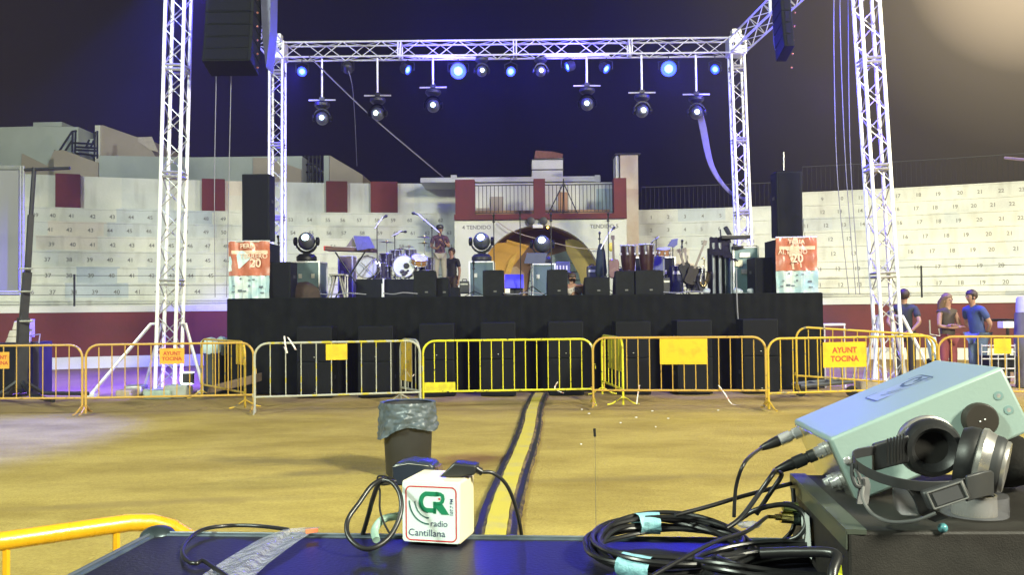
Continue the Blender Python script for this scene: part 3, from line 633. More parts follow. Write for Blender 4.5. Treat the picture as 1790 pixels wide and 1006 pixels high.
for px, yb, lab in ((842, 102, 'moving head clamped straight to the truss, just right of the bright left lamp'), (945, 102, 'moving head clamped straight to the truss above the arch')):
    h2 = copy_tree(hp); h2.location = at(px, yb, 24.7); h2['label'] = lab; h2.scale = (.82, .82, .82)
b = MB(); A = at(716, 98, 24.75); B = at(832, 101, 24.75); b.tube([A, B], .035, 8); tag(b.build('lighting_bar', alu), 'blue-lit horizontal pipe under the left half of the rear truss', 'pipe', 'pipes clamped under the truss')
b = MB(); A = at(952, 98, 24.75); B = at(1065, 96, 24.75); b.tube([A, B], .035, 8); tag(b.build('lighting_bar', alu), 'blue-lit horizontal pipe under the right half of the rear truss', 'pipe', 'pipes clamped under the truss')
lamp('blue_wash_lamp', 'POINT', at(775, 108, 24.3), (0, 0, 0), 110, BLUE, .1)
lamp('blue_wash_lamp', 'POINT', at(1010, 108, 24.3), (0, 0, 0), 110, BLUE, .1)
# ------------------------------------------------------------------ line arrays
def line_array(px0, px1, ybot, Y, n, label, blade_px):
    A = at(px0, ybot, Y); B = at(px1, ybot, Y); xm = (A.x+B.x)/2; wd = abs(B.x-A.x); h = .26
    t = thing('line_array', (xm, Y, A.z), label, 'loudspeakers', 'hanging loudspeaker arrays')
    z = A.z; y = Y; tilt = R(16)
    for i in range(n):
        rot = Matrix.Rotation(-tilt, 3, 'X'); o = MB(); c = V((xm, y, z+h/2)); o.box(c, (wd, .55, h-.012), rot); cab = o.build('cabinet', blkm, t, smooth=False, bevel=.012)
        o = MB(); o.box(c+rot @ V((0, -.285, 0)), (wd-.12, .012, h-.05), rot); o.build('grille', grille, cab, smooth=False)
        z += h*math.cos(tilt); y += h*math.sin(tilt)*.9; tilt *= .8
    s_ = 1 if blade_px > px1 or blade_px < px0 else 0
    # hanging side plate / bumper lit by the blue lamps
    P = [at(blade_px-7, -60, Y+.3), at(blade_px-8, 0, Y+.3), at(blade_px-6, 60, Y+.3), at(blade_px+1, ybot-4, Y+.3), at(blade_px+8, 55, Y+.3), at(blade_px+9, 0, Y+.3), at(blade_px+9, -60, Y+.3)]
    o = MB(); o.prism(P, (0, .5, 0)); o.build('side_panel', mat('pale_grey_panel', (.10, .11, .19), .5, .1, .15, 5), t, smooth=False)
    o = MB()
    for k in range(6): q = at(blade_px-14 if blade_px > px1 else blade_px+20-k*1.5, -2+k*24, Y-.02); o.ball(q, .022, seg=8, rings=5)
    o.build('rigging_pins', mat('red_pins', (.5, .2, .15), .3, .6), t)
    return t
line_array(362, 446, 122, 16.4, 12, 'dark curved array of loudspeakers hanging at upper left beside the nearest left mast', 464)
line_array(1363, 1381, 96, 16.6, 12, 'slim end of the hanging loudspeaker array at upper right, lit blue at its tip', 1371)
# ------------------------------------------------------------------ cables in the air
def wire(pts, r, name, label, cat, m_=rub, group=None, n=8):
    b = MB(); b.tube(bez(pts, n), r, 6); return tag(b.build(name, m_), label, cat, group)
gw = mat('grey_cable', (.2, .2, .24), .6)
wire([at(540, 98, 24.6), at(640, 195, 25), at(745, 285, 26.5), at(775, 310, 28.6)], .02, 'sloping_cable', 'grey cable sloping down from the left of the truss to the gatehouse roof', 'cable', gw)
wire([at(603, 110, 25.2), at(617, 160, 25.6), at(624, 290, 31)], .014, 'hanging_cable', 'thin cable hanging down behind the second drop pipe', 'cable', gw)
b = MB()
for k in range(6): b.tube(bez([at(1212+k, 165, 25.2), at(1222+k*2, 215, 25.1), at(1240+k*1.5, 290, 25.05+.02*k), at(1272+k, 335, 25.25), at(1300+k, 350, 25.3), at(1312-k, 372, 25.3), at(1303+k, 404, 25.3)], 8), .022, 6)
tag(b.build('cable_bundle', mat('violet_cable_sheath', (.16, .15, .3), .5)), 'thick bundle of cables swooping from the truss to the rear right mast', 'cables')
for xs, y0, y1, lab, Y in (((378, 375, 376), 125, 520, 'left of two thin chains hanging below the left loudspeaker array', 16.9), ((404, 400, 396), 125, 520, 'right of two thin chains hanging below the left loudspeaker array', 16.9), ((1458, 1464, 1484), 108, 515, 'leftmost hanging line beside the nearest right mast', 17.2), ((1469, 1478, 1496), 55, 515, 'middle hanging line beside the nearest right mast', 17.2), ((1483, 1487, 1503), 60, 515, 'hanging line closest to the nearest right mast', 17.2)):
    wire([at(xs[0], y0-(130 if y0 > 0 else 0), Y), at(xs[0], y0, Y), at(xs[1], (y0+y1)/2, Y), at(xs[2], y1, Y)], .008, 'hanging_line', lab, 'cable', gw, 'hanging lines')
wire([at(870, 388, 28.5), at(905, 408, 28.4), at(1000, 432, 28.4), at(1052, 436, 28.5)], .016, 'sagging_cable', 'pale cable sagging across the mouth of the arch', 'cable', mat('beige_cable', (.45, .38, .28), .6))
b = MB(); b.tube([at(1757, 276, 19), at(1810, 281, 18)], .03, 8); tag(b.build('lamp_arm', mat('pinkish_steel', (.55, .4, .36), .5, .3)), 'thin pale lamp arm entering at the right edge against the sky', 'lamp arm')
# ------------------------------------------------------------------ boxes: speakers, cases, wedges
def sz(p, Y): return p/F*Y
def speaker_box(x0, y0, x1, y1, Y, dep, label, cat='loudspeaker', group=None, name='loudspeaker', z0=None, horn=False):
    A = at(x0, y1, Y); B = at(x1, y0, Y); z = A.z if z0 is None else z0; wd = B.x-A.x; h = B.z-z; xm = (A.x+B.x)/2
    t = thing(name, (xm, Y+dep/2, z), label, cat, group)
    b = MB(); b.box((xm, Y+dep/2, z+h/2), (wd, dep, h)); b.build('cabinet', blkm, t, bevel=.015)
    b = MB(); b.box((xm, Y-.003, z+h/2), (wd-.07, .012, h-.07)); b.build('grille', grille, t, bevel=.004)
    b = MB()
    for s_ in (-1, 1): b.box((xm+s_*(wd/2+.002), Y+dep/2, z+h*.6), (.01, .16, .06))
    b.build('handle', blk, t)
    return t
for i, (x0, x1, yt) in enumerate(((515, 583, 571), (625, 688, 570), (735, 792, 566), (842, 900, 564), (960, 1020, 562), (1078, 1137, 562), (1183, 1247, 560), (1300, 1362, 558))):
    Y = 16.25; nth = ['first', 'second', 'third', 'fourth', 'fifth', 'sixth', 'seventh', 'eighth'][i]
    A = at(x0, 690, Y); B = at(x1, yt, Y); wd = .64; xm = (A.x+B.x)/2; hh = B.z/2; 
    for k in (0, 1):
        lab = '%s black subwoofer, %s pair from the left along the stage skirt' % (('lower', 'upper')[k], nth)
        t = thing('subwoofer', (xm, Y+.3, k*hh), lab, 'subwoofer', 'subwoofers stacked along the stage front')
        rz = random.uniform(-.03, .03)
        b = MB(); b.box((0, 0, hh/2), (wd, .58, hh-.006)); b.build('cabinet', blkm, t, world=False, bevel=.012)
        b = MB(); b.box((0, -.293, hh/2), (wd-.06, .012, hh-.06)); b.build('grille', grille, t, world=False)
        b = MB(); b.box((0, -.301, hh*.14), (.022, .006, .014)); b.build('badge', galv, t, world=False)
        for s_ in (-1, 1): b = MB(); b.box((s_*(wd/2+.001), 0, hh*.55), (.01, .15, .07)); b.build('handle', blk, t, world=False)
        t.rotation_euler.z = rz
G1 = 'black stage monitors along the front edge'
def wedge(x0, y0, x1, y1, Y, label, slant=.12):
    A = at(x0, y1, Y); B = at(x1, y0, Y); z = SZ; wd = B.x-A.x; h = B.z-z; xm = (A.x+B.x)/2
    t = thing('stage_monitor', (xm, Y+.25, z), label, 'stage monitor', G1)
    P = [(0, 0), (0, h), (.12, h), (.5, h*.45), (.5, 0)]
    b = MB(); b.prism([V((A.x, Y+p, z+q)) for p, q in P], (wd, 0, 0)); b.build('cabinet', blkm, t, smooth=False, bevel=.012)
    b = MB(); d = V((0, .38, -h*.55)); b.frame((A.x+.04, Y+.14, z+h+.002), (wd-.08, 0, 0), d*.95, (0, .008, .012)); b.build('grille', grille, t, smooth=False)
    b = MB(); b.box((xm+.03, Y-.004, z+.09), (.06, .01, .03)); b.build('rear_socket_plate', mat('dull_zinc', (.12, .12, .12), .5, .5), t, smooth=False)
wedge(844, 473, 881, 516, 17.3, 'black stage monitor in front of the flight case left of the arch')
wedge(723, 474, 762, 516, 17.3, 'black stage monitor between the drum kit and the man in the dark shirt')
wedge(957, 472, 992, 516, 17.3, 'black stage monitor beneath the music stand at the arch')
wedge(1022, 485, 1066, 516, 17.4, 'wide low stage monitor at the foot of the mic stand, right of the arch')
wedge(1076, 474, 1109, 516, 17.4, 'black stage monitor in front of the left conga')
wedge(1111, 473, 1160, 516, 17.35, 'wide black stage monitor in front of the right conga')
wedge(764, 486, 784, 516, 17.5, 'small black stage monitor at the legs of the man in the dark shirt')
speaker_box(468, 458, 508, 518, 17.4, .55, 'black side-fill cabinet beside the left banner', z0=SZ)
speaker_box(1320, 450, 1363, 516, 17.8, .6, 'large black cabinet between the keyboard case and right banner', z0=SZ)
speaker_box(1347, 434, 1362, 452, 18.3, .4, 'narrow dark box peeking over the big cabinet by the right banner', z0=at(1347, 453, 18.3).z)
# drum riser
t = thing('drum_riser', (at(700, 500, 19).x, 19.4, SZ), 'low black riser boxes under the drum kit', 'riser')
for x0, x1, Y in ((622, 672, 18.8), (672, 724, 18.85), (724, 756, 18.9)):
    A = at(x0, 515, Y); B = at(x1, 488, Y); b = MB(); b.box(((A.x+B.x)/2, Y+1.1, (SZ+B.z)/2), (B.x-A.x-.01, 2.2, B.z-SZ)); b.build('riser_box', blkm, t, bevel=.01)
ZD = at(700, 488, 18.8).z
# PA tops on bannered plinths
def banner(x0, x1, y0, y1, Y, side, label):
    A = at(x0, y1, Y); B = at(x1, y0, Y); z = SZ; wd = B.x-A.x; h = B.z-z
    t = thing('speaker_plinth', ((A.x+B.x)/2, Y+.4, z), label, 'banner stand', 'bannered speaker plinths')
    b = MB(); b.frame((A.x+.04, Y+.08, z), (wd-.08, 0, 0), (0, .8, 0), (0, 0, h-.03)); b.build('plinth', blkm, t, smooth=False)
    def fold(u, v): return V((A.x+wd*u, Y-.02+.02*math.sin(u*17+v*3)+.03*noise.noise(V((u*6, v*5, x0)))+(.03*math.sin(u*30) if v < .4 else 0), z+h*v+.015*noise.noise(V((u*9, 0, x0)))*(v > .9)))
    def patch(u0, v0, u1, v1, off, m_, nm, par, n=24):
        b = MB()
        for j in range(n+1):
            for i in range(n+1): b.v.append(fold(u0+(u1-u0)*i/n, v0+(v1-v0)*j/n)-V((0, off, 0)))
        for j in range(n):
            for i in range(n): k = j*(n+1)+i; b.f.append([k, k+1, k+n+2, k+n+1])
        return b.build(nm, m_, par, clean=False)
    rd = mat('red_banner_vinyl', (.47, .15, .09), .28, 0, 0, 4, col2=(.52, .26, .20), mixpos=(.5, .72)); wh = mat('white_banner_vinyl', (.62, .70, .70), .3, 0, 0, 2.2, col2=(.42, .60, .66)); crm = mat('cream_banner_print', (.72, .55, .42), .35)
    bn = patch(0, .40, 1, 1, 0, rd, 'banner_top', t); patch(0, .0, 1, .398, 0, wh, 'banner_foot', t)
    patch(.08, .78, .95, .84, .004, crm, 'printed_band', bn); 
    if side == 'left':
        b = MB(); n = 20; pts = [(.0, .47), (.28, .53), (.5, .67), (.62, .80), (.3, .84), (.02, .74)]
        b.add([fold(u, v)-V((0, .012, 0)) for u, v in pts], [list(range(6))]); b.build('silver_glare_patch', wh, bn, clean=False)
    else:
        b = MB(); b.add([fold(u, v)-V((0, .014, 0)) for u, v in ((.30, .72), (.42, .99), (.52, .99), (.56, .84), (.58, .62), (.62, .46), (.40, .42), (.36, .60))], [list(range(8))]); b.build('pale_figure_print', crm, bn, clean=False)
    b = MB(); ctr = fold(.66 if side == 'left' else .5, .55)-V((0, .035, 0))
    text(b, 'TERRERO' if side == 'left' else 'ALTERNO', fold(.62 if side == 'left' else .4, .70)-V((0, .04, 0)), X, Z, .09, bold=.01)
    text(b, '20', ctr, X, Z, .16, bold=.02); text(b, 'FERIA', fold(.5, .88)-V((0, .04, 0)), X, Z, .085, bold=.02)
    b.build('banner_lettering', crm, bn, smooth=False, clean=False)
    b = MB(); random.seed(4)
    dk = mat('sponsor_print', (.10, .13, .16), .5)
    for u, v in ((.5, .32), (.62, .33), (.3, .35), (.28, .14), (.4, .13), (.12, .12), (.15, .22), (.5, .22), (.8, .2), (.82, .1)):
        c = fold(u, v)-V((0, .03, 0)); b.box(c, (random.uniform(.03, .09), .004, random.uniform(.02, .045)))
    b.build('sponsor_marks', dk, bn, smooth=False)
    b = MB(); b.cyl(fold(0, 1), fold(1, 1), .02, seg=6); b.build('top_rail', alu, t)
banner(400, 472, 422, 519, 17.35, 'left', 'creased red and white advertising banner wrapped round the left speaker plinth')
banner(1357, 1427, 415, 515, 17.35, 'right', 'red and white advertising banner wrapped round the right speaker plinth')
speaker_box(423, 304, 471, 418, 17.75, .42, 'tall black main speaker standing on the left bannered plinth', name='main_speaker', group='tall main speakers', z0=at(440, 421, 17.75).z)
speaker_box(1359, 299, 1402, 412, 17.75, .42, 'tall dark main speaker standing on the right bannered plinth', name='main_speaker', group='tall main speakers', z0=at(1370, 414, 17.75).z)
wire([at(1370, 298, 18), at(1370, 266, 18)], .012, 'aerial_rod', 'thin vertical rod above the right main speaker', 'aerial', galv)
# flight cases with floor moving heads
def case(x0, y0, x1, y1, Y, dep, label, name='flight_case', z0=SZ, m_=None, group='flight cases on stage', trim=True):
    A = at(x0, y1, Y); B = at(x1, y0, Y); wd = B.x-A.x; h = B.z-z0; xm = (A.x+B.x)/2
    t = thing(name, (xm, Y+dep/2, z0), label, 'flight case', group)
    b = MB(); b.box((xm, Y+dep/2, z0+h/2), (wd, dep, h)); b.build('body', m_ or mat('teal_grey_laminate', (.085, .13, .14), .35, 0, .1, 4), t, smooth=False)
    if trim:
        b = MB(); r = .016
        for sx in (-1, 1):
            for y in (Y, Y+dep): b.box((xm+sx*wd/2, y, z0+h/2), (2*r, 2*r, h+2*r))
            b.box((xm+sx*wd/2, Y+dep/2, z0+h), (2*r-.004, dep-2*r, 2*r-.004))
        for y in (Y, Y+dep): b.box((xm, y, z0+h), (wd-2*r, 2*r-.004, 2*r-.004)); b.box((xm, y, z0+.02), (wd-2*r, 2*r-.004, 2*r-.004))
        b.build('aluminium_edging', alu, t, smooth=False)
        b = MB()
        for sx in (-1, 1): b.box((xm+sx*wd*.25, Y-.01, z0+h*.62), (.07, .012, .09))
        b.build('latches', galv, t, smooth=False)
    return t
case(514, 458, 558, 516, 18.9, .75, 'flight case under the floor moving head at stage left, purple-lit side')
case(821, 458, 863, 516, 18.9, .7, 'flight case under the floor moving head left of the arch')
case(931, 462, 970, 516, 19.3, .7, 'dark tall case behind the music stand at the arch')
for px, py, Y, lab in ((536, 457, 19.25, 'floor moving head with round white lens on the left flight case'), (842, 457, 19.25, 'floor moving head on the flight case left of the arch'), (948, 461, 19.6, 'floor moving head glowing above the music stand in front of the arch')):
    mhead(at(px, py, Y), lab, 'moving heads standing on flight cases', False, (.05 if px < 600 else -.08), 1.0)
case(1283, 432, 1325, 505, 18.6, .7, 'tall teal flight case under the keyboard rig on the right', m_=mat('teal_case_laminate', (.12, .2, .22), .4))
for x, y in ((1302, 446), (1305, 475)):
    b = MB(); b.box(at(x, y, 18.57), (.22, .02, .1)); tag(b.build('case_handle_plate', galv, bpy.data.objects['flight_case.003']))
b = MB(); b.frame(at(1286, 466, 18.56), (.14, 0, 0), (0, -.006, 0), (0, 0, .13)); b.build('paper_label', mat('cream_paper', (.75, .7, .5), .7), bpy.data.objects['flight_case.003'])
case(592, 448, 616, 484, 20.6, .5, 'flight case with pale straps behind the keyboard', m_=mat('tan_laminate', (.20, .16, .10), .5))
case(1132, 448, 1162, 473, 19.4, .5, 'small grey amplifier box behind the congas', name='amplifier', m_=mat('grey_amp_cloth', (.15, .17, .2), .7), group=None, trim=False, z0=at(1132, 475, 19.4).z)
t = case(1110, 450, 1180, 475, 20.4, .5, 'long pale-edged black case behind the congas and guitars', m_=blkm)
# fabric heap, lit chairs/stools
t = thing('cloth_heap', at(530, 512, 17.9), 'dark brown cloth heap lying beside the left side-fill', 'cloth')
b = MB(); b.ball(V((at(530, 500, 18).x, 18, SZ+.02)), .32, (1.25, .8, .95), 18, 10)
for v in b.v: v += V((noise.noise(v*3), noise.noise(v*3+V((5, 0, 0))), noise.noise(v*4)*.6))*.12
b.build('cloth', mat('brown_cloth', (.045, .03, .024), .9, 0, .3, 8), t)
t = thing('folding_stool', at(590, 512, 18.3), 'small grey folding stool with splayed legs below the keyboard', 'stool')
st = at(590, 481, 18.3); b = MB(); b.box(st, (.3, .3, .03)); b.build('seat', mat('grey_plastic', (.25, .24, .22), .5), t)
for sx, sy in ((-1, -1), (1, -1), (-1, 1), (1, 1)): b = MB(); b.cyl(st+V((sx*.05, sy*.1, 0)), V((st.x+sx*.17, st.y+sy*.15, SZ)), .018, seg=6); b.build('leg', mat('grey_plastic', (.25, .24, .22), .5), t)
t = thing('white_side_table', at(598, 512, 18.6), 'small white framed table at the feet of the keyboard', 'table')
tp = at(591, 482, 18.6); b = MB(); b.box(tp, (.38, .3, .04)); b.build('table_top', white, t)
for sx in (-1, 1):
    for sy in (-1, 1): b = MB(); b.cyl(tp+V((sx*.17, sy*.13, 0)), V((tp.x+sx*.17, tp.y+sy*.13, SZ)), .014, seg=6); b.build('leg', white, t)
# keyboard on stand with laptop
t = thing('keyboard', at(607, 440, 18.9), 'long stage keyboard with red end cheeks on a crossed stand', 'keyboard')
A = at(568, 438, 18.7); B = at(652, 441, 19.3); d = B-A
b = MB(); b.frame(A, d, (0.05, .33, 0), (0, 0, .085)); b.build('case', mat('dark_red_grey_metal', (.09, .05, .05), .4, .3), t, smooth=False, bevel=.01)
b = MB(); b.frame(A+V((-.03, 0, -.005)), d*.13, (0.05, .34, 0), (0, 0, .1)); b.build('end_cheek', mat('bright_red_plastic', (.55, .03, .015), .35), t, smooth=False, bevel=.008)
b = MB(); b.frame(A+d*.15+V((0, .02, .087)), d*.8, (0.03, .15, 0), (0, 0, .006)); k = b.build('white_keys', white, t, smooth=False)
b = MB()
for i in range(36):
    if i % 7 not in (2, 6): b.frame(A+d*(.165+.8*i/37)+V((0.015, .09, .093)), d.normalized()*.016, (0.015, .08, 0), (0, 0, .008))
b.build('black_keys', blk, k, smooth=False)
m1 = A+d*.5
for s_ in (-1, 1): b = MB(); b.tube([m1+V((s_*.32, .1, -.01)), V((m1.x-s_*.32, m1.y+.1, SZ+.03))], .018, 6); b.build('stand_leg', blk, t)
t = thing('laptop_screen', at(635, 436, 19.2), 'violet-lit open screen panel standing on the keyboard', 'screen')
b = MB(); b.prism([at(618, 413, 19.3), at(645, 414, 19.3), at(655, 434, 19.0), at(624, 438, 19.0)], (0, .03, .01)); b.build('screen', mat('blue_grey_panel', (.12, .12, .20), .4), t, smooth=False)
b = MB(); b.prism([at(604, 433, 19.4), at(617, 415, 19.4), at(624, 437, 19.2)], (0, .03, 0)); b.build('side_flap', mat('tan_board', (.25, .2, .16), .7), t, smooth=False)
# drums
def drum(t, c, ax, r, h, shell, skin_, nm='drum'):
    ax = V(ax).normalized(); c = V(c)
    b = MB(); b.lathe(c-ax*h/2, ax, [(r, 0), (r, h)], 24); s_ = b.build(nm+'_shell', shell, t)
    b = MB(); b.lathe(c+ax*h/2, ax, [(r*.97, .002), (0.001, .006)], 24); b.lathe(c-ax*h/2, -ax, [(r*.97, .002), (0.001, .006)], 24); b.build(nm+'_head', skin_, s_)
    b = MB(); u, w_ = orth(ax)
    for q in (-1, 1): b.tube([c+ax*(q*h/2)+(u*math.cos(a)+w_*math.sin(a))*(r+.006) for a in [i*math.pi/12 for i in range(24)]], .009, 6, closed=True)
    for i in range(8):
        a = i*math.pi/4; o_ = (u*math.cos(a)+w_*math.sin(a))*(r+.014); b.cyl(c+o_-ax*h*.42, c+o_+ax*h*.42, .008, seg=6); b.box(c+o_, (.035, .035, .035))
    b.build(nm+'_hardware', mat('chrome', (.8, .8, .82), .2, .7, 0), s_)
    return s_
chr_ = mat('chrome', (.8, .8, .82), .2, .7, 0)
head_w = mat('white_drumhead', (.66, .68, .70), .4, 0, .06, 4); shell_d = mat('dark_drum_shell', (.04, .035, .05), .25, 0, .2, 10)
kit = thing('drum_kit', V((at(706, 487, 19.6).x, 19.6, ZD)), 'drum kit with white bass drum, toms and cymbals on the black risers', 'drum kit')
bd = at(706, 466, 19.5); r = sz(19, 19.5); drum(kit, bd+V((0, .2, 0)), (0, -1, 0), r, .42, shell_d, head_w, 'bass_drum')
b = MB(); b.lathe(bd+V((0.06, -.03, .01)), (0, -1, 0), [(.065, 0), (.065, .004), (0.001, .005)], 16); b.build('bass_port', blk, kit)
b = MB()
for dx, dz, s_ in ((-.03, -.12, .06), (.04, -.14, .05), (.0, -.18, .05), (.09, -.1, .03)): b.ball(bd+V((dx, -.028, dz)), s_, (1, .1, .8), 8, 5)
b.build('drumhead_artwork', shell_d, kit)
for px, py, r, h in ((677, 455, .17, .28), (692, 446, .13, .2), (717, 445, .13, .2), (745, 462, .16, .28), (668, 474, .2, .35)): drum(kit, at(px, py, 19.9), (0, -.02, 1), r, h, shell_d, head_w, 'tom')
drum(kit, at(733, 456, 19.5), (.2, -.5, 1), .17, .14, mat('amber_shell', (.4, .2, .06), .3), head_w, 'snare')
for px, py, r in ((676, 424, .19), (742, 415, .19), (742, 426, .16), (700, 436, .14), (715, 432, .13)):
    c = at(px, py, 20.1); b = MB(); b.lathe(c, (.05, -.12, 1), [(r, 0), (r*.5, .012), (.03, .02), (.025, .035), (0.001, .04)], 24); b.build('cymbal', mat('bronze_cymbal', (.5, .4, .2), .25, .9), kit)
    b = MB(); b.cyl(c+V((0, 0, .05)), V((c.x, c.y, ZD)), .011, seg=6)
    for q in range(3): a = q*2.1; b.cyl(V((c.x, c.y, ZD+.3)), V((c.x+math.cos(a)*.22, c.y+math.sin(a)*.22, ZD)), .008, seg=5)
    b.build('cymbal_stand', chr_, kit)
b = MB(); b.lathe(at(717, 470, 20.6), (0, 0, 1), [(.16, 0), (.18, .05), (.15, .09), (.001, .1)], 16); b.build('drum_throne', blk, kit)
# second small violet drum/gong disc in front of keyboard
t = thing('floor_tom', at(640, 487, 19.3), 'big blue-lit round drum standing on edge below the keyboard', 'drum')
c = at(641, 467, 19.4); drum(t, c+V((0, .15, 0)), (-.1, -1, 0), sz(19, 19.4), .25, shell_d, mat('pale_violet_drumhead', (.45, .45, .6), .4), 'drum')
b = MB(); b.tube([c+V((-.2, -.05, -.22)), c+V((.18, -.05, .2))], .012, 6); b.tube([c+V((.2, -.05, -.22)), c+V((-.12, -.05, .1))], .012, 6); b.build('cradle', chr_, t)
# mic stands
def micstand(px, y0, y1, Y, label, boom=None, basez=None):
    A = at(px, y0, Y); z0 = basez if basez is not None else SZ
    t = thing('microphone_stand', (A.x, Y, z0), label, 'microphone stand', 'microphone stands on stage')
    b = MB(); b.cyl((A.x, Y, z0+.05), A, .012, seg=6); b.build('pole', blk, t)
    b = MB(); 
    for q in range(3): a = q*2.094+.4; b.cyl((A.x, Y, z0+.12), (A.x+math.cos(a)*.26, Y+math.sin(a)*.26, z0+.012), .009, seg=5)
    b.build('tripod_feet', blk, t); b = MB(); b.ball(A, .03, seg=8, rings=5); b.build('clutch', blk, t)
    if boom:
        P = at(*boom[0], Y+.1); Q = at(*boom[1], Y-.1); b = MB(); b.cyl(P, Q, .013, seg=6); b.build('boom', alu, t)
        dd = (P-Q).normalized(); b = MB(); b.lathe(P-dd*.05, dd+V((0, 0, -.4)), [(.012, 0), (.018, .11), (.03, .13), (.032, .16), (.02, .185), (.001, .19)], 10); b.build('microphone', blk, t)
    else:
        b = MB(); b.lathe(A, (0, -.3, 1), [(.012, 0), (.017, .1), (.028, .12), (.028, .15), (.001, .17)], 10); b.build('microphone', blk, t)
    return t
micstand(659, 395, 487, 19.2, 'boom microphone stand lit violet beside the drum kit', ((669, 380), (655, 400)), ZD)
micstand(755, 398, 515, 18.9, 'microphone stand with long boom reaching left above the cymbals', ((730, 374), (768, 407)))
micstand(411+76, 425, 516, 18.4, 'slim microphone stand in front of the rear left mast')
micstand(863, 388, 516, 18.5, 'straight microphone stand in front of the arch, left side')
micstand(909, 382, 516, 19.0, 'slim slanting microphone stand near the middle of the arch')
micstand(963, 386, 516, 18.6, 'straight microphone stand right of the middle of the arch')
micstand(1063, 386, 516, 18.3, 'straight microphone stand right of the arch beside the guitar')
micstand(1054, 430, 512, 18.9, 'microphone stand with short boom tilting up right, at the arch right side', ((1068, 402), (1050, 436)))
# music stand
def music_stand(poly, px, y1, Y, label, m_):
    t = thing('music_stand', at(px, y1, Y), label, 'music stand', 'music stands')
    b = MB(); b.prism([at(x, y, Y) for x, y in poly], (0, .02, .01)); b.build('desk', m_, t, smooth=False)
    q = at(px, poly[-1][1], Y+.05); b = MB(); b.cyl(q, (q.x, q.y, SZ+.1), .013, seg=6)
    for k in range(3): a = k*2.09-.5; b.cyl((q.x, q.y, SZ+.22), (q.x+math.cos(a)*.3, q.y+math.sin(a)*.2, SZ+.01), .011, seg=5)
    b.build('tripod', blk, t)
navy = mat('navy_panel', (.06, .07, .16), .5)
music_stand([(921, 443), (957, 443), (952, 461), (916, 461)], 930, 512, 18.5, 'blue-lit music stand with long tripod leg in front of the arch', navy)
music_stand([(1174, 420), (1185, 418), (1184, 428), (1178, 433), (1167, 431)], 1176, 450, 20.2, 'small violet music stand behind the bongos', navy)
t = thing('monitor_screen', at(898, 505, 19.2), 'bright blue rectangular panel between two black stage monitors', 'screen')
b = MB(); b.prism([at(882, 480, 19.4), at(915, 480, 19.4), at(916, 504, 19.2), at(882, 504, 19.2)], (0, .06, 0)); b.build('panel', mat('blue_panel', (.10, .10, .55), .4, emit=(.02, .01, .5), es=.6), t, smooth=False)
b = MB(); b.prism([at(884, 504, 19.3), at(914, 504, 19.3), at(914, 520, 19.3), at(884, 520, 19.3)], (0, .3, 0)); b.build('base', blk, t, smooth=False)
t = thing('white_cup', at(888, 512, 17.25), 'small white box on the stage edge left of the blue panel', 'box')
b = MB(); b.box(at(887, 509, 17.25), (.1, .08, .09)); b.build('box', white, t, bevel=.01)
t = thing('equipment_rack', at(983, 480, 20.2), 'small rack with pale slots above a stage monitor at the arch', 'rack')
b = MB(); b.box(at(983, 468, 20.4), (.34, .3, .26)); b.build('case', navy, t, bevel=.01)
b = MB()
for k in range(4): b.box(at(974+k*5.5, 469, 20.23), (.035, .02, .12))
b.build('slots', white, t); b = MB(); b.box(V((at(983, 490, 20.4).x, 20.4, SZ+.13)), (.3, .3, .26)); b.build('base', blk, t)
# congas
wood = mat('dark_red_wood', (.035, .012, .010), .3, 0, .2, 8, coat=.4)
def conga(px, yt, yb, Y, wpx, label):
    A = at(px, yt, Y); Bz = at(px, yb, Y).z; h = A.z-Bz; r = sz(wpx/2, Y); t = thing('conga', (A.x, Y, Bz), label, 'conga drum', 'pair of congas')
    b = MB(); b.lathe((A.x, Y, Bz), Z, [(r*.80, 0), (r*.95, h*.3), (r*1.06, h*.62), (r*1.02, h*.85), (r*.97, h)], 24); b.build('shell', wood, t)
    b = MB(); b.lathe((A.x, Y, Bz+h), Z, [(r*.97, -.01), (r*.97, .012), (.001, .016)], 24); b.build('drumhead', head_w, t)
    b = MB(); b.tube([V((A.x+math.cos(a)*r*1.02, Y+math.sin(a)*r*1.02, Bz+h-.01)) for a in [i*math.pi/12 for i in range(24)]], .014, 6, closed=True)
    for i in range(6):
        a = i*math.pi/3+.3; p = V((A.x+math.cos(a)*r*1.12, Y+math.sin(a)*r*1.12, Bz+h)); b.cyl(p, p-V((0, 0, h*.3)), .009, seg=5); b.box(p-V((0, 0, h*.32)), (.04, .04, .05)); b.ball(p, .018, seg=8, rings=4)
    b.build('tuning_hardware', chr_, t)
    b = MB()
    for k in range(3): a = k*2.09+.5; b.cyl((A.x+math.cos(a)*r*.7, Y+math.sin(a)*r*.7, Bz+.1), (A.x+math.cos(a)*r*1.2, Y+math.sin(a)*r*1.2, SZ), .014, seg=6)
    b.build('stand', chr_, t)
conga(1098, 430, 476, 19.0, 26, 'left one of two dark red congas with chrome lugs'); conga(1130, 428, 476, 19.0, 26, 'right one of two dark red congas with chrome lugs')
t = thing('bongos', at(1160, 450, 19), 'small bongo drum with blue-lit head beside the right conga', 'bongos')
drum(t, at(1160, 441, 19), (0, -.25, 1), .14, .14, mat('tan_wood', (.35, .17, .09), .4), head_w, 'bongo'); c = at(1160, 447, 19); b = MB(); b.cyl(c, (c.x, c.y, SZ), .014, seg=6); b.build('stand', chr_, t)
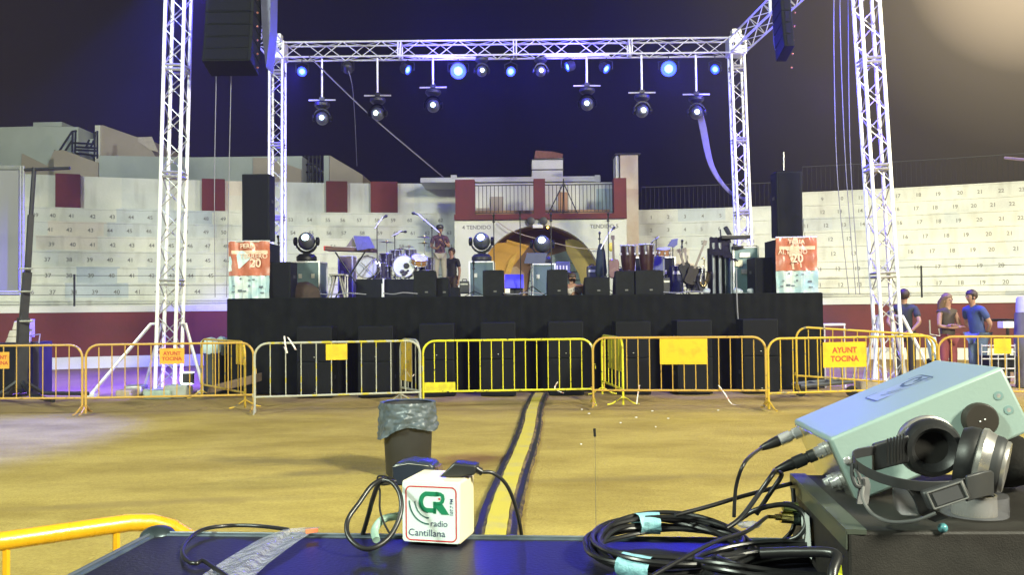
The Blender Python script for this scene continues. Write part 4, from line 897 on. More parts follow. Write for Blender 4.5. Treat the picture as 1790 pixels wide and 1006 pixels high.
# guitars
def guitar(body, tip, Y, m_, label, br=.16, case_=False, name='guitar'):
    P = at(*body, Y); Q = at(*tip, Y+.1); d = (Q-P); L_ = d.length; d.normalize(); n = V((0, -1, .15)); n = (n-d*n.dot(d)).normalized(); s_ = d.cross(n)
    t = thing(name, P, label, 'guitar', 'instruments on stands')
    prof = []
    for i in range(24):
        a = 2*math.pi*i/24; rr = br*(1+.18*math.cos(2*a))*(1-.12*math.cos(4*a)); prof.append(P+d*(math.cos(a)*rr*1.15)+s_*(math.sin(a)*rr*.85))
    b = MB(); b.prism([p+n*.03 for p in prof], -n*.06); b.build('body', m_, t, bevel=.01)
    b = MB(); b.prism([P+d*br*.9+s_*.026+n*.035, P+d*(L_*.86)+s_*.02+n*.03, P+d*(L_*.86)-s_*.02+n*.03, P+d*br*.9-s_*.026+n*.035], -n*.02); b.build('neck', mat('dark_wood', (.06, .03, .02), .4), t, smooth=False)
    b = MB(); b.prism([P+d*(L_*.86)+s_*.028+n*.03, P+d*L_+s_*.04+n*.025, P+d*L_-s_*.035+n*.025, P+d*(L_*.86)-s_*.028+n*.03], -n*.018)
    for k in range(3): b.cyl(P+d*(L_*(.89+.035*k))+s_*.05, P+d*(L_*(.89+.035*k))-s_*.05, .006, seg=5)
    b.build('headstock', mat('dark_wood', (.06, .03, .02), .4), t, smooth=False)
    b = MB(); q = P-d*br*.9
    for sx in (-1, 1): b.tube([q+V((sx*.1, -.08, .02)), q+V((sx*.16, .05, 0)), (q.x+sx*.2, q.y-.1, SZ)], .011, 6)
    b.tube([q+V((0, .08, .1)), (q.x, q.y+.3, SZ)], .011, 6); b.build('stand', blk, t)
guitar((1073, 470), (1071, 412), 18.9, mat('red_brown_lacquer', (.12, .04, .03), .25), 'upright bass guitar with red-brown body beside the mic stand', .17)
guitar((1200, 478), (1186, 436), 18.8, mat('black_lacquer', (.006, .006, .007), .5, spec=.2), 'dark guitar leaning left on its stand near the keyboard rig', .19)
guitar((1206, 490), (1196, 434), 19.3, mat('black_lacquer', (.02, .02, .022), .2), 'black electric guitar standing nearly upright, middle of the stand', .16)
guitar((1209, 482), (1233, 421), 18.7, mat('dark_sunburst', (.02, .014, .012), .5, spec=.2), 'guitar with pale headstock leaning right on its stand', .17)
t = thing('saxophone', at(1230, 500, 18.6), 'gleaming brass saxophone on its stand beside the keyboard rig', 'saxophone')
brs = mat('brass', (.7, .55, .3), .2, 1, .1); b = MB(); b.tube(bez([at(1226, 453, 18.6), at(1231, 452, 18.6), at(1229, 470, 18.6), at(1224, 492, 18.6), at(1229, 501, 18.6), at(1236, 492, 18.6), at(1239, 476, 18.55)], 6), [.012]*6+[.016]*6+[.022]*6+[.03]*6+[.036]*6+[.045]*6+[.08], 12, cap=False); b.build('body', brs, t)
b = MB()
for k in range(8): b.ball(at(1229-k*.6, 466+k*3.6, 18.54), .022, (1, .5, 1), 8, 5)
b.build('keys', chr_, t)
t = thing('yellow_cushion', at(1064, 436, 19.8), 'small yellow object hooked on the microphone stand right of the arch', 'bag'); b = MB(); b.ball(at(1068, 432, 19.4), .09, (.8, .4, 1.1)); b.build('bag', mat('yellow_fabric', (.6, .5, .05), .8), t)
t = thing('instrument_case', at(1052, 480, 19.5), 'green-grey instrument gig bag standing upright right of the arch', 'gig bag')
b = MB(); b.lathe(at(1051, 484, 19.4), (0, 0, 1), [(.1, 0), (.13, .1), (.11, .35), (.09, .55), (.05, .7), (.001, .73)], 14); b.build('bag', mat('green_grey_fabric', (.03, .04, .035), .9, spec=.1), t)
# keyboard rig under violet cover
t = thing('keyboard_rig', at(1265, 505, 18.8), 'two-tier keyboard rig half covered by a dark violet cloth', 'keyboard')
pst = mat('grey_tube', (.3, .31, .33), .35, .5)
for px in (1247, 1258, 1278):
    b = MB(); b.cyl(at(px, 425, 18.7), V((at(px, 425, 18.7).x, 18.7, SZ)), .035, seg=8); b.build('stand_post', pst, t)
for y0, x0, x1, Y in ((418, 1262, 1312, 18.7), (436, 1282, 1324, 18.5)):
    A = at(x0, y0, Y); B = at(x1, y0-1, Y+.2); b = MB(); b.frame(A, B-A, (0, .32, 0), (0, 0, .07)); b.build('keybed', blk, t, smooth=False, bevel=.01)
    b = MB(); b.frame(A+V((.03, .015, .072)), (B-A)*.9, (0, .14, 0), (0, 0, .006)); b.build('keys', white, t, smooth=False)
b = MB(); n = 22; A = at(1241, 432, 18.6)
for j in range(n+1):
    for i in range(n+1):
        u, v = i/n, j/n; x = .55*u; z = .42*math.sin(min(1, u*1.6)*1.45)*(.4+.6*v) if v < 1 else .42
        p = at(1240+u*50, 446-v*(38 if u < .75 else 30)+(8*(1-u) if v > .5 else 0)+u*u*12, 18.55+.35*v); p += V((0, .05*noise.noise(V((u*7, v*7, 2))), .04*noise.noise(V((u*8, v*5, 0))))); b.v.append(p)
for j in range(n):
    for i in range(n): k = j*(n+1)+i; b.f.append([k, k+1, k+n+2, k+n+1])
b.build('cover_cloth', mat('violet_black_cloth', (.022, .02, .035), .9, spec=.1), t, clean=False)
b = MB(); A = at(1246, 508, 19.3); B = at(1284, 432, 19.3); b.frame((A.x, 19.3, SZ), (B.x-A.x, 0, 0), (0, .5, 0), (0, 0, B.z-SZ)); b.build('amplifier_stack', blkm, t, smooth=False)
b = MB(); b.tube([at(1268, 398, 18.9), at(1276, 412, 18.8)], .05, 8); b.tube([at(1259, 402, 18.9), at(1260, 414, 18.8)], .015, 6); b.build('folded_desk', blk, t)
for i, (px, py, sx) in enumerate(((1290, 510, .12), (1318, 503, .16), (1235, 508, .1))):
    b = MB(); c = V((at(px, py, 18).x, 18, SZ+.05)); b.ball(c, .1, (sx*9, .8, .7), 12, 7)
    for v in b.v: v += noise.noise_vector(v*9)*.03
    tag(b.build('plastic_bag', mat('pale_plastic_film', (.5, .55, .6), .25)), ['small pale bag at the left foot of the teal case', 'crumpled clear bag at the right foot of the teal case', 'little pale bundle by the saxophone stand'][i], 'bag')
wire([at(1287, 470, 16.95), at(1288, 515, 16.9), at(1290, 555, 16.93), at(1294, 575, 16.93)], .012, 'skirt_cable', 'grey cable dropping over the stage skirt below the teal case', 'cable', gw)
b = MB(); b.box((at(668, 500, 18.75).x, 18.75, SZ+.15), (.02, .02, .32)); b.cyl(at(670, 487, 18.75), V((at(670, 487, 18.75).x, 18.75, SZ)), .018, seg=8)
tag(b.build('white_post', white), 'short white post in front of the drum riser', 'post')

def small_box(px, py0, py1, wpx, Y, lab, nm, cat, m_, dp=.3):
    A = at(px, py0, Y); wd = sz(wpx, Y); z0 = max(SZ, at(px, py1, Y).z); t = thing(nm, (A.x, Y, z0), lab, cat)
    b = MB(); b.box((A.x, Y, (z0+A.z)/2), (wd, dp, A.z-z0)); o = b.build('housing', m_, t, bevel=.012)
    b = MB(); b.box((A.x, Y-dp/2-.004, z0+(A.z-z0)*.75), (wd*.8, .008, (A.z-z0)*.12)); b.build('control_strip', galv, o, smooth=False)
    b = MB(); b.tube([V((A.x-wd*.25, Y, A.z)), V((A.x-wd*.2, Y, A.z+.04)), V((A.x+wd*.2, Y, A.z+.04)), V((A.x+wd*.25, Y, A.z))], .011, 6); b.build('carry_handle', blk, t)
dgr = mat('dark_grey_housing_paint', (.03, .032, .036), .5, 0, .2, 10)
small_box(1034, 466, 500, 16, 19.8, 'small dark amplifier standing between the arch and the upright bass guitar', 'amplifier', 'amplifier', dgr)
small_box(1082, 470, 512, 18, 20.1, 'dark amplifier half hidden behind the left conga', 'amplifier', 'amplifier', dgr)
small_box(1182, 466, 512, 20, 20.0, 'dark amplifier behind the guitar leaning left', 'amplifier', 'amplifier', dgr)
small_box(1219, 470, 512, 22, 19.8, 'dark amplifier behind the guitar with the pale headstock', 'amplifier', 'amplifier', dgr)
small_box(1163, 486, 514, 12, 18.2, 'little dark pedal box beside the wide stage monitor by the congas', 'effects_box', 'effects box', dgr)
small_box(660, 470, 489, 14, 20.4, 'dark electronics box behind the big blue-lit drum', 'electronics_box', 'electronics box', dgr)
small_box(812, 492, 514, 16, 18.6, 'low dark box left of the flight case by the arch', 'equipment_box', 'box', dgr)
small_box(1345, 470, 514, 14, 19.2, 'dark box wedged behind the large cabinet at the right banner', 'equipment_box', 'box', dgr)
micstand(1048, 418, 512, 19.4, 'short microphone stand behind the green-grey gig bag'); micstand(1147, 418, 512, 19.8, 'microphone stand rising between the right conga and the bongos', ((1139, 424), (1152, 414)))
micstand(1192, 432, 512, 19.6, 'dark microphone stand among the guitars'); micstand(690, 412, 487, 20.3, 'overhead microphone stand behind the drum kit', ((702, 404), (684, 414)), ZD)
micstand(828, 470, 514, 18.4, 'low microphone stand beside the flight case left of the arch')
for i, (x0, x1, yy) in enumerate(((560, 640, 517), (670, 730, 516), (880, 950, 516), (1160, 1240, 514))):
    wire([at(x0, yy-3, 17.25), at(x0*.7+x1*.3, yy-1.5, 17.2), at(x0*.4+x1*.6, yy-4, 17.22), at(x1, yy-2, 17.3)], .012, 'stage_cable', ['loose cable on the stage edge below the keyboard', 'loose cable on the stage edge below the drum kit', 'loose cable on the stage edge at the blue panel', 'loose cable on the stage edge below the guitars'][i], 'cable', gw, 'cables on the stage edge')
# ------------------------------------------------------------------ people
def skin_mesh(name, J, Ed, m_, parent, sub=2):
    ks = list(J); me = bpy.data.meshes.new(name); o = bpy.data.objects.new(name, me); C.objects.link(o); o.parent = parent
    me.from_pydata([J[k][:3] for k in ks], [(ks.index(a), ks.index(b)) for a, b in Ed], [])
    md = o.modifiers.new('skin', 'SKIN'); md.use_smooth_shade = True; md.branch_smoothing = .6
    for i, k in enumerate(ks):
        r = J[k][3]; r = r if isinstance(r, tuple) else (r, r); me.skin_vertices[0].data[i].radius = r
    me.skin_vertices[0].data[0].use_root = True
    o.modifiers.new('sub', 'SUBSURF').levels = sub; o.modifiers['sub'].render_levels = sub
    me.materials.append(m_); return o
def gp_(px, Y): p = at(px, 600, Y); return V((p.x, Y, 0))
def person(px, py, Y, z0, hgt, rz, label, shirt, trous, hair, arms='down', long_hair=False, bald=False, lean=0.0, hat=None, sleeve=True, stride=.0):
    loc = at(px, py, Y); loc.z = z0; t = thing('person', loc, label, 'person', None); k = hgt/1.75
    J = {'pelvis': (0, 0, .96, (.13, .10)), 'waist': (0, -lean*.3, 1.12, (.12, .095)), 'chest': (0, -lean*.7, 1.32, (.15, .105)), 'neckb': (0, -lean, 1.46, (.06, .06)), 'neck': (0, -lean*1.1-.01, 1.52, .05),
         'head': (0, -lean*1.3-.02, 1.62, (.078, .09)), 'crown': (0, -lean*1.3-.01, 1.70, (.066, .078))}
    E_ = [('pelvis', 'waist'), ('waist', 'chest'), ('chest', 'neckb'), ('neckb', 'neck'), ('neck', 'head'), ('head', 'crown')]
    for s_, c in ((-1, 'l'), (1, 'r')):
        sy = -lean*.85
        J.update({'hip'+c: (s_*.09, 0, .90, .085), 'knee'+c: (s_*.11, -.02+s_*stride*.3, .50, .058), 'ankle'+c: (s_*.12, .03+s_*stride, .10, .038), 'heel'+c: (s_*.12, .03+s_*stride, .05, .04), 'toe'+c: (s_*.14, -.15+s_*stride, .035, .032), 'sh'+c: (s_*.185, sy, 1.41, .055)})
        E_ += [('pelvis', 'hip'+c), ('hip'+c, 'knee'+c), ('knee'+c, 'ankle'+c), ('ankle'+c, 'heel'+c), ('heel'+c, 'toe'+c), ('chest', 'sh'+c)]
        if arms == 'crossed': el, wr, hd = (s_*.25, sy-.05, 1.13), (s_*.02, sy-.20, 1.12+s_*.02), (-s_*.09, sy-.21, 1.14+s_*.02)
        elif arms == 'behind': el, wr, hd = (s_*.27, sy+.10, 1.14), (s_*.13, sy+.17, .98), (s_*.05, sy+.18, .96)
        elif arms == 'play': el, wr, hd = (s_*.25, sy-.06, 1.14), (s_*.10, sy-.27, 1.16+s_*.09), (s_*.05, sy-.31, 1.20+s_*.09)
        else: el, wr, hd = (s_*.24, sy+.02, 1.12), (s_*.26, sy-.06, .88), (s_*.26, sy-.08, .80)
        J.update({'el'+c: (*el, .042), 'wr'+c: (*wr, .028), 'hd'+c: (*hd, (.036, .022))}); E_ += [('sh'+c, 'el'+c), ('el'+c, 'wr'+c), ('wr'+c, 'hd'+c)]
        dd = (V(hd)-V(wr)).normalized(); sd = dd.cross(V((1, 0, 0)) if abs(dd.x) < .7 else Z).normalized(); cu = dd.cross(sd)
        for i in range(4):
            a = V(hd)+dd*.035+sd*(i-1.5)*.019; b_ = a+dd*(.045-abs(i-1.4)*.006)+cu*.012; J['f%d%s' % (i, c)] = (*b_, .0095); E_ += [('hd'+c, 'f%d%s' % (i, c))]
            e2 = b_+dd*.026+cu*.022; J['g%d%s' % (i, c)] = (*e2, .008); E_ += [('f%d%s' % (i, c), 'g%d%s' % (i, c))]
        th = V(wr).lerp(V(hd), .6)+sd*.045+cu*.01; J['th'+c] = (*th, .011); E_ += [('hd'+c, 'th'+c)]; th2 = th+dd*.035; J['ti'+c] = (*th2, .009); E_ += [('th'+c, 'ti'+c)]
    skin_mesh('body', J, E_, skinm, t)
    def sub(keys, grow, name, m_, edges, extra=None):
        JJ = {}
        for q in keys:
            x, y, z, r = J[q]; r = r if isinstance(r, tuple) else (r, r); JJ[q] = (x, y, z, (r[0]*grow+.012, r[1]*grow+.012))
        if extra: JJ.update(extra)
        return skin_mesh(name, JJ, edges, m_, t)
    sl = [('sh'+c, 'sx'+c) for c in 'lr']
    ex = {'sx'+c: (*V(J['sh'+c][:3]).lerp(V(J['el'+c][:3]), .72 if sleeve else .12), .062) for c in 'lr'}
    ex['hem'] = (0, 0, .86, (.175, .14)); ex['collar'] = (0, -lean*1.02, 1.505, (.062, .062)); ex['yoke'] = (0, -lean*.85, 1.405, (.135, .10))
    sub(['waist', 'pelvis', 'chest', 'shl', 'shr'], 1.16, 'shirt', shirt, [('waist', 'pelvis'), ('pelvis', 'hem'), ('waist', 'chest'), ('chest', 'yoke'), ('yoke', 'collar'), ('yoke', 'shl'), ('yoke', 'shr')]+sl, ex)
    sub(['pelvis', 'hipl', 'hipr', 'kneel', 'kneer', 'anklel', 'ankler'], 1.14, 'trousers', trous, [('pelvis', 'hipl'), ('pelvis', 'hipr'), ('hipl', 'kneel'), ('hipr', 'kneer'), ('kneel', 'anklel'), ('kneer', 'ankler')])
    for c in 'lr': b = MB(); q = V(J['toe'+c][:3])*.55+V(J['heel'+c][:3])*.45; b.ball(q+V((0, 0, .0)), .07, (.72, 1.85, .62), 12, 8); b.build('shoe', blk, t, world=False)
    hc = V(J['head'][:3])
    b = MB(); b.ball(hc+V((0, -.098, -.005)), .016, (.8, 1, 1.5), 8, 6); b.build('nose', skinm, t, world=False)
    for s_ in (-1, 1):
        b = MB(); b.ball(hc+V((s_*.03, -.084, .022)), .011, seg=8, rings=6); b.build('eye', blk, t, world=False)
        b = MB(); b.ball(hc+V((s_*.083, .0, 0)), .026, (.4, .7, 1.1), 8, 6); b.build('ear', skinm, t, world=False)
    b = MB(); b.ball(hc+V((0, -.085, -.045)), .018, (1.3, .4, .35), 8, 6); b.build('mouth', mat('lips', (.25, .09, .08), .5), t, world=False)
    if not bald:
        b = MB(); b.ball(hc+V((0, .022, .045)), .108, (.92, 1.0, 1.0), 20, 14)
        b.v = [v+V((0, 0, 0)) if not (v.y < hc.y-.03 and v.z < hc.z+.055) else V((v.x*.80, hc.y-.03+(v.y-hc.y+.03)*.05, v.z)) for v in b.v]
        for v in b.v: v += noise.noise_vector(v*25)*.008
        if long_hair:
            n0 = len(b.v); pts = [hc+V((0, .04, .06)), hc+V((0, .10, -.04)), hc+V((0, .13, -.20)), hc+V((0, .12, -.36)), hc+V((0, .10, -.46))]
            for q in (-1, 0, 1): b.tube([p+V((q*.05, -.02*abs(q), 0)) for p in pts], [.07, .085, .075, .06, .02], 10)
            for v in b.v[n0:]: v += noise.noise_vector(v*14)*.018
        b.build('hair', hair, t, world=False)
    if hat: b = MB(); b.lathe(hc+V((0, .01, .05)), (0, -.15, 1), [(.105, 0), (.108, .04), (.09, .09), (.001, .11)], 16); b.prism([hc+V((x, y, .055)) for x, y in ((-.08, -.08), (-.05, -.16), (.05, -.16), (.08, -.08))], (0, 0, .012)); b.build('cap', hat, t, world=False)
    t.scale = (k, k, k); t.rotation_euler.z = rz; return t
denim = mat('faded_denim', (.10, .14, .22), .85, 0, .2, 12); dkt = mat('dark_trousers', (.035, .03, .035), .85, 0, .2, 8)
person(1655, 520, 17.6, 0, 1.80, .35, 'person with long brown hair, dark top and red trousers, arms crossed', mat('dark_brown_top', (.06, .045, .035), .8), mat('red_trousers', (.24, .055, .055), .8, 0, .2, 10), mat('light_brown_hair', (.15, .09, .045), .6, 0, .3, 40), 'crossed', True, sleeve=False)
person(1708, 520, 17.3, 0, 1.86, -1.25, 'person in blue polo shirt and jeans leaning towards the one with crossed arms', mat('blue_polo', (.035, .06, .17), .8, 0, .15, 10), denim, hairm, 'behind', lean=.10)
person(1580, 520, 17.9, 0, 1.90, 2.6, 'person in dark shirt standing with back turned behind the nearest right mast', mat('charcoal_shirt', (.03, .035, .045), .85, 0, .2, 8), dkt, hairm, 'behind')
t = thing('covered_post', gp_(1790, 17.0), 'dim upright post with pale lilac top cut by the right edge', 'covered post')
q = gp_(1790, 17.0); b = MB(); b.lathe(q, Z, [(.16, 0), (.19, .3), (.17, 1.0), (.15, 1.42)], 16); b.build('post', mat('grey_violet_cover', (.12, .11, .14), .85), t); b = MB(); b.lathe(q+Z*1.425, Z, [(.13, 0), (.12, .26), (.09, .3), (.001, .31)], 16); b.build('lilac_top', mat('pale_lilac_plastic', (.42, .42, .58), .6), t)
person(769, 430, 25.1, 2.22, 1.76, .15, 'musician in black cap, patterned dark shirt and pale trousers playing a wind instrument', mat('patterned_dark_shirt', (.05, .03, .07), .8, 0, 0, 30, col2=(.16, .06, .08), mixpos=(.5, .55)), mat('stone_trousers', (.32, .29, .24), .8), hairm, 'play', hat=blk)
tq = thing('platform', V((at(769, 430, 25.1).x, 25.1, SZ)), 'small black platform under the musician in the black cap', 'platform'); b = MB(); b.box((at(769, 430, 25.1).x, 25.1, SZ+.18), (1.1, .9, .36)); b.build('platform_box', blkm, tq, bevel=.01)
b = MB(); b.tube([at(770, 406, 24.9), at(774, 420, 24.75), at(779, 432, 24.65)], [.012, .016, .03], 8); tag(b.build('wind_instrument', brs), 'small brass wind instrument held by the musician in black cap', 'wind instrument')
person(790, 470, 26.1, 1.54, 1.86, -.5, 'person in dark buttoned shirt beside the flight case left of the arch', mat('black_shirt', (.018, .018, .022), .8), mat('brown_trousers', (.07, .05, .04), .8), hairm, 'down')
tq = thing('rear_stairs', V((at(787, 470, 26.1).x, 26.2, 0)), 'dark stair landing behind the stage carrying the person in the dark shirt', 'stairs'); b = MB(); b.box((at(787, 470, 26.1).x, 26.35, .765), (1.6, 1.3, 1.53)); b.build('landing', blkm, tq, bevel=.01)
# small seated figure with back turned
t = thing('person', at(1003, 512, 17.9), 'small seated person in white patterned shirt facing away at the arch', 'person')
q = V((at(1004, 512, 17.9).x, 17.9, SZ-.12)); Jp = {'pelvis': (0, 0, .0, .13), 'chest': (0, .0, .27, (.15, .11)), 'neckb': (-.02, 0, .38, .05), 'head': (-.04, 0, .47, (.07, .08)), 'crown': (-.05, 0, .53, (.06, .07)), 'shl': (-.15, 0, .33, .05), 'ell': (-.2, -.05, .12, .04), 'shr': (.15, 0, .33, .05), 'elr': (.2, -.05, .12, .04)}
bo = skin_mesh('body', Jp, [('pelvis', 'chest'), ('chest', 'neckb'), ('neckb', 'head'), ('head', 'crown'), ('chest', 'shl'), ('shl', 'ell'), ('chest', 'shr'), ('shr', 'elr')], skinm, t); bo.location = q-t.location
pat = mat('white_patterned_shirt', (.62, .58, .52), .8, 0, 0, 25, col2=(.12, .11, .10), mixpos=(.56, .6))
so = skin_mesh('shirt', {k: (*Jp[k][:3], .15 if k in ('pelvis', 'chest') else .068) for k in ('pelvis', 'chest', 'shl', 'shr')}, [('pelvis', 'chest'), ('chest', 'shl'), ('chest', 'shr')], pat, t); so.location = bo.location
b = MB(); b.ball(q+V((-.045, .01, .51)), .088, seg=14, rings=10); b.build('hair', hairm, t)

# ------------------------------------------------------------------ crowd barriers
def barrier(p0, p1, n, m_, label, plate=None, h=1.1, rail=.27, dz=(0, 0), r=.019, footm=None, group='crowd-control barriers across the sand'):
    p0, p1 = V(p0), V(p1); d = p1-p0; L_ = d.length; rz = math.atan2(d.y, d.x)
    t = thing('crowd_barrier', (p0.x, p0.y, 0), label, 'barrier', group, rz)
    W = lambda x, z, y=0: V((x, y, z+dz[0]+(dz[1]-dz[0])*x/L_))
    c = .20; pts = [W(0, .03)]
    pts += [W(c*(1-math.cos(a)), h-c+c*math.sin(a)) for a in [R(q) for q in range(0, 91, 15)]]
    pts += [W(L_-c+c*math.sin(a), h-c+c*math.cos(a)) for a in [R(q) for q in range(0, 91, 15)]]+[W(L_, .03)]
    b = MB(); b.tube(pts, r, 10); b.tube([W(0, rail), W(L_, rail)], r*.95, 10); b.build('frame', m_, t, world=False)
    b = MB()
    for i in range(1, n+1): x = L_*i/(n+1); b.cyl(W(x, rail+.01), W(x, h-(.0 if c < x < L_-c else .03)-.01), .0085, seg=6)
    b.build('bars', m_, t, world=False)
    for x in (0.0, L_): b = MB(); b.tube([W(x, .035, -.26), W(x, .05, -.18), W(x, .16, 0), W(x, .05, .18), W(x, .035, .26)], .014, 8); b.build('foot', footm or m_, t, world=False)
    b = MB(); b.tube([W(L_+.0, h*.62), W(L_+.04, h*.62), W(L_+.04, h*.55)], .008, 6); b.tube([W(0, rail+.05), W(-.03, rail+.05), W(-.03, rail+.0)], .008, 6); b.build('hook', m_, t, world=False)
    if plate:
        x0, x1, z0, z1, pm, tx = plate
        b = MB(); b.frame(W(x0, z0, -.014), V((x1-x0, 0, (dz[1]-dz[0])*(x1-x0)/L_)), V((0, .004, 0)), V((0, 0, z1-z0))); pl = b.build('plate', pm, t, world=False, smooth=False)
        if tx:
            b = MB(); hh = (z1-z0)*.22; o = W((x0+x1)/2, (z0+z1)/2+hh*.35, -.017); text(b, 'AYUNT', o, X, Z, hh, bold=.03); text(b, 'TOCINA', o-V((0, 0, hh*1.55)), X, Z, hh, bold=.03); b.build('lettering', redl, pl, world=False, smooth=False, clean=False)
    return t
def gp(px, Y): p = at(px, 600, Y); return V((p.x, Y, 0))
pan = lambda L_, a, b_: (L_*a, L_*b_)
barrier(gp(-130, 14.05), gp(144, 13.9), 11, yel_or, 'orange-yellow barrier cut by the left edge, behind it the black lifting mast', (1.03, 1.38, .74, 1.0, or_plate, True))
barrier(gp(150, 13.9), gp(443, 14.15), 12, yel_or, 'orange-yellow barrier with small lettered plate in front of the nearest left mast', (1.12, 1.50, .78, 1.03, or_plate, True))
barrier(gp(445, 13.75), gp(734, 14.3), 10, yel_gal, 'worn grey and yellow barrier with small square blank plate', (1.08, 1.41, .82, 1.07, yel_plate, False))
barrier(gp(739, 14.35), gp(1036, 14.55), 14, yel_lem, 'chipped lemon-yellow barrier in the middle, low yellow plate at its left', (.02, .52, .285, .42, mat('lemon_plate', (.66, .56, .015), .5, 0, 0, 8, col2=(.5, .42, .02)), False), h=1.09)
barrier(gp(1036, 14.1), gp(1338, 13.75), 14, yel_or, 'orange-yellow barrier with large blank orange plate, right of the cable ramp', (1.05, 1.78, .68, 1.08, yel_plate, False), dz=(0.02, .02))
barrier(gp(1342, 13.5), gp(1638, 14.0), 13, yel_mix, 'worn yellow barrier with large red-lettered yellow plate, behind the pale device', (.90, 1.62, .64, 1.03, yel_plate, True))
barrier(gp(1640, 13.6), gp(1900, 13.2), 10, yel_or, 'orange-yellow barrier at the right edge in front of the bystanders', (.78, 1.02, .84, 1.07, yel_plate, False))
barrier(gp(428, 14.5), gp(352, 16.3), 6, yel_mix, 'barrier set edge-on behind the grey one, with scuffed yellow plate', (.03, .45, .72, 1.08, yel_plate, False))
barrier(gp(1088, 14.35), gp(1052, 16.1), 5, yel_lem, 'yellow-green barrier turned edge-on behind the middle pair', (.03, 1.2, .55, 1.08, mat('olive_yellow_plate', (.38, .34, .03), .5, 0, .2, 5), False))
barrier(gp(1392, 15.1), gp(1630, 14.8), 10, yel_mix, 'tilted zinc-topped barrier overlapping behind the red-lettered one', None, dz=(.14, -.02))
barrier(gp(700, 15.2), gp(733, 14.5), 4, yel_gal, 'short view of a barrier behind the right end of the grey one', (.05, .5, .4, 1.05, yel_mix, False))
tA = at(0, 945, 1.96); tB = at(372, 896, 2.24); dirn = (tB-tA); dirn.z = 0; dirn.normalize(); e1 = V((tB.x, tB.y, 0))
barrier(e1-dirn*2.5, e1, 10, mat('glossy_orange_yellow_paint', (.66, .36, .012), .28, 0, .06, 30, .12, 260, coat=.4), 'glossy yellow barrier close to the camera at lower left, beside the black case', None, r=.021)
# tape scraps
tape_w = mat('red_white_tape', (.7, .68, .66), .5, 0, 0, 30, col2=(.5, .1, .06), mixpos=(.58, .6))
for pts, lab in ((((497, 588, 13.7), (499, 605, 13.68), (502, 618, 13.7), (497, 607, 13.7)), 'twisted red and white tape scrap tied near the top of the grey barrier'), (((503, 590, 13.7), (512, 603, 13.72), (517, 612, 13.72)), 'thin white tape tail on the grey barrier'),
                 (((1256, 674, 13.8), (1268, 690, 13.75), (1280, 707, 13.7), (1300, 708, 13.7)), 'red and white tape scrap trailing to the sand under the orange barrier'), (((1118, 674, 14.0), (1115, 690, 14.0), (1113, 707, 13.9)), 'limp white tape tied to the lower rail of the orange barrier'),
                 (((975, 668, 14.5), (970, 680, 14.5), (985, 688, 14.5)), 'white tape knot under the lemon-yellow barrier'), (((1034, 605, 14.2), (1037, 612, 14.2), (1031, 600, 14.25)), 'pale tape binding the two middle barriers together'), (((712, 650, 14.9), (718, 660, 14.8), (724, 655, 14.8)), 'tape scrap fluttering behind the grey barrier')):
    b = MB(); b.strip(bez([at(*p) for p in pts], 5), V((.022, .01, 0)), V((0, .004, 0))); tag(b.build('tape_scrap', tape_w, clean=True), lab, 'tape', 'tape scraps on the barriers')
# ------------------------------------------------------------------ things on the sand by the stage
t = thing('lifting_mast', V((at(45, 690, 15.6).x, 15.6, 0)), 'black telescopic lifting mast with a cross bar, at far left', 'lifting mast')
b = MB(); p0 = V((at(36, 680, 15.6).x, 15.6, .1)); secs = [(36, 680, 41, 560, .115), (41, 560, 48, 480, .085), (48, 480, 54, 380, .062), (54, 380, 60, 297, .04)]
for x0, y0, x1, y1, r in secs: b.cyl(at(x0, y0, 15.6), at(x1, y1-4, 15.6), r, seg=4 if r > .05 else 8)
b.build('sections', blk, t, smooth=False); b = MB(); b.cyl(at(43, 297, 15.6), at(122, 294, 15.6), .03, seg=8); b.build('cross_bar', blk, t)
b = MB(); q = at(45, 568, 15.55)
for y in (470, 510, 562): b.cyl(at(47, y, 15.45)-V((.12, 0, 0)), at(47, y, 15.45)+V((.1, 0, 0)), .018, seg=6)
b.build('locking_pins', galv, t); b = MB()
for sx, sy in ((-1, -.6), (1, -.7), (1, .7), (-1, .7)): b.tube([p0+V((0, 0, .35)), p0+V((sx*.3, sy*.3, .08)), p0+V((sx*.9, sy*.9, .03))], .04, 6)
b.build('stabiliser', blk, t)
t = thing('projection_screen', V((at(0, 400, 18.5).x, 18.5, at(0, 513, 18.5).z)), 'grey projection screen in a thin truss frame cut by the left edge', 'screen')
b = MB(); b.prism([at(-60, 510, 18.5), at(32, 508, 18.5), at(33, 297, 18.5), at(-60, 297, 18.5)], (0, .03, 0)); b.build('sheet', mat('grey_screen_fabric', (.20, .20, .21), .8, 0, .05, 1), t, smooth=False)
b = MB()
for xx in (36, 41): b.cyl(at(xx-1, 516, 18.45), at(xx, 290, 18.45), .022, seg=6)
for yy in (511, 515, 291, 294): b.cyl(at(-60, yy, 18.45), at(41, yy, 18.45), .02, seg=6)
for i in range(11): b.cyl(at(34, 300+i*20, 18.45), at(41, 310+i*20, 18.45), .01, seg=5)
b.build('frame', mat('dull_steel_tube', (.25, .26, .26), .6, .3), t); b = MB()
for xx in (-50, 38): p = at(xx, 516, 18.45); b.cyl(p, (p.x, p.y, 0), .04, seg=8)
b.build('legs', alu, t)
t = thing('rolling_case', gp(20, 17.0), 'dark rolling case piled with folded pale cloths, behind the left-edge barrier', 'case')
A = at(3, 680, 17.0); B = at(38, 601, 17.0); b = MB(); b.frame((A.x-.5, 17, .08), (B.x-A.x+.5, 0, 0), (0, .6, 0), (0, 0, B.z-.08)); b.build('case', blkm, t, smooth=False, bevel=.01)
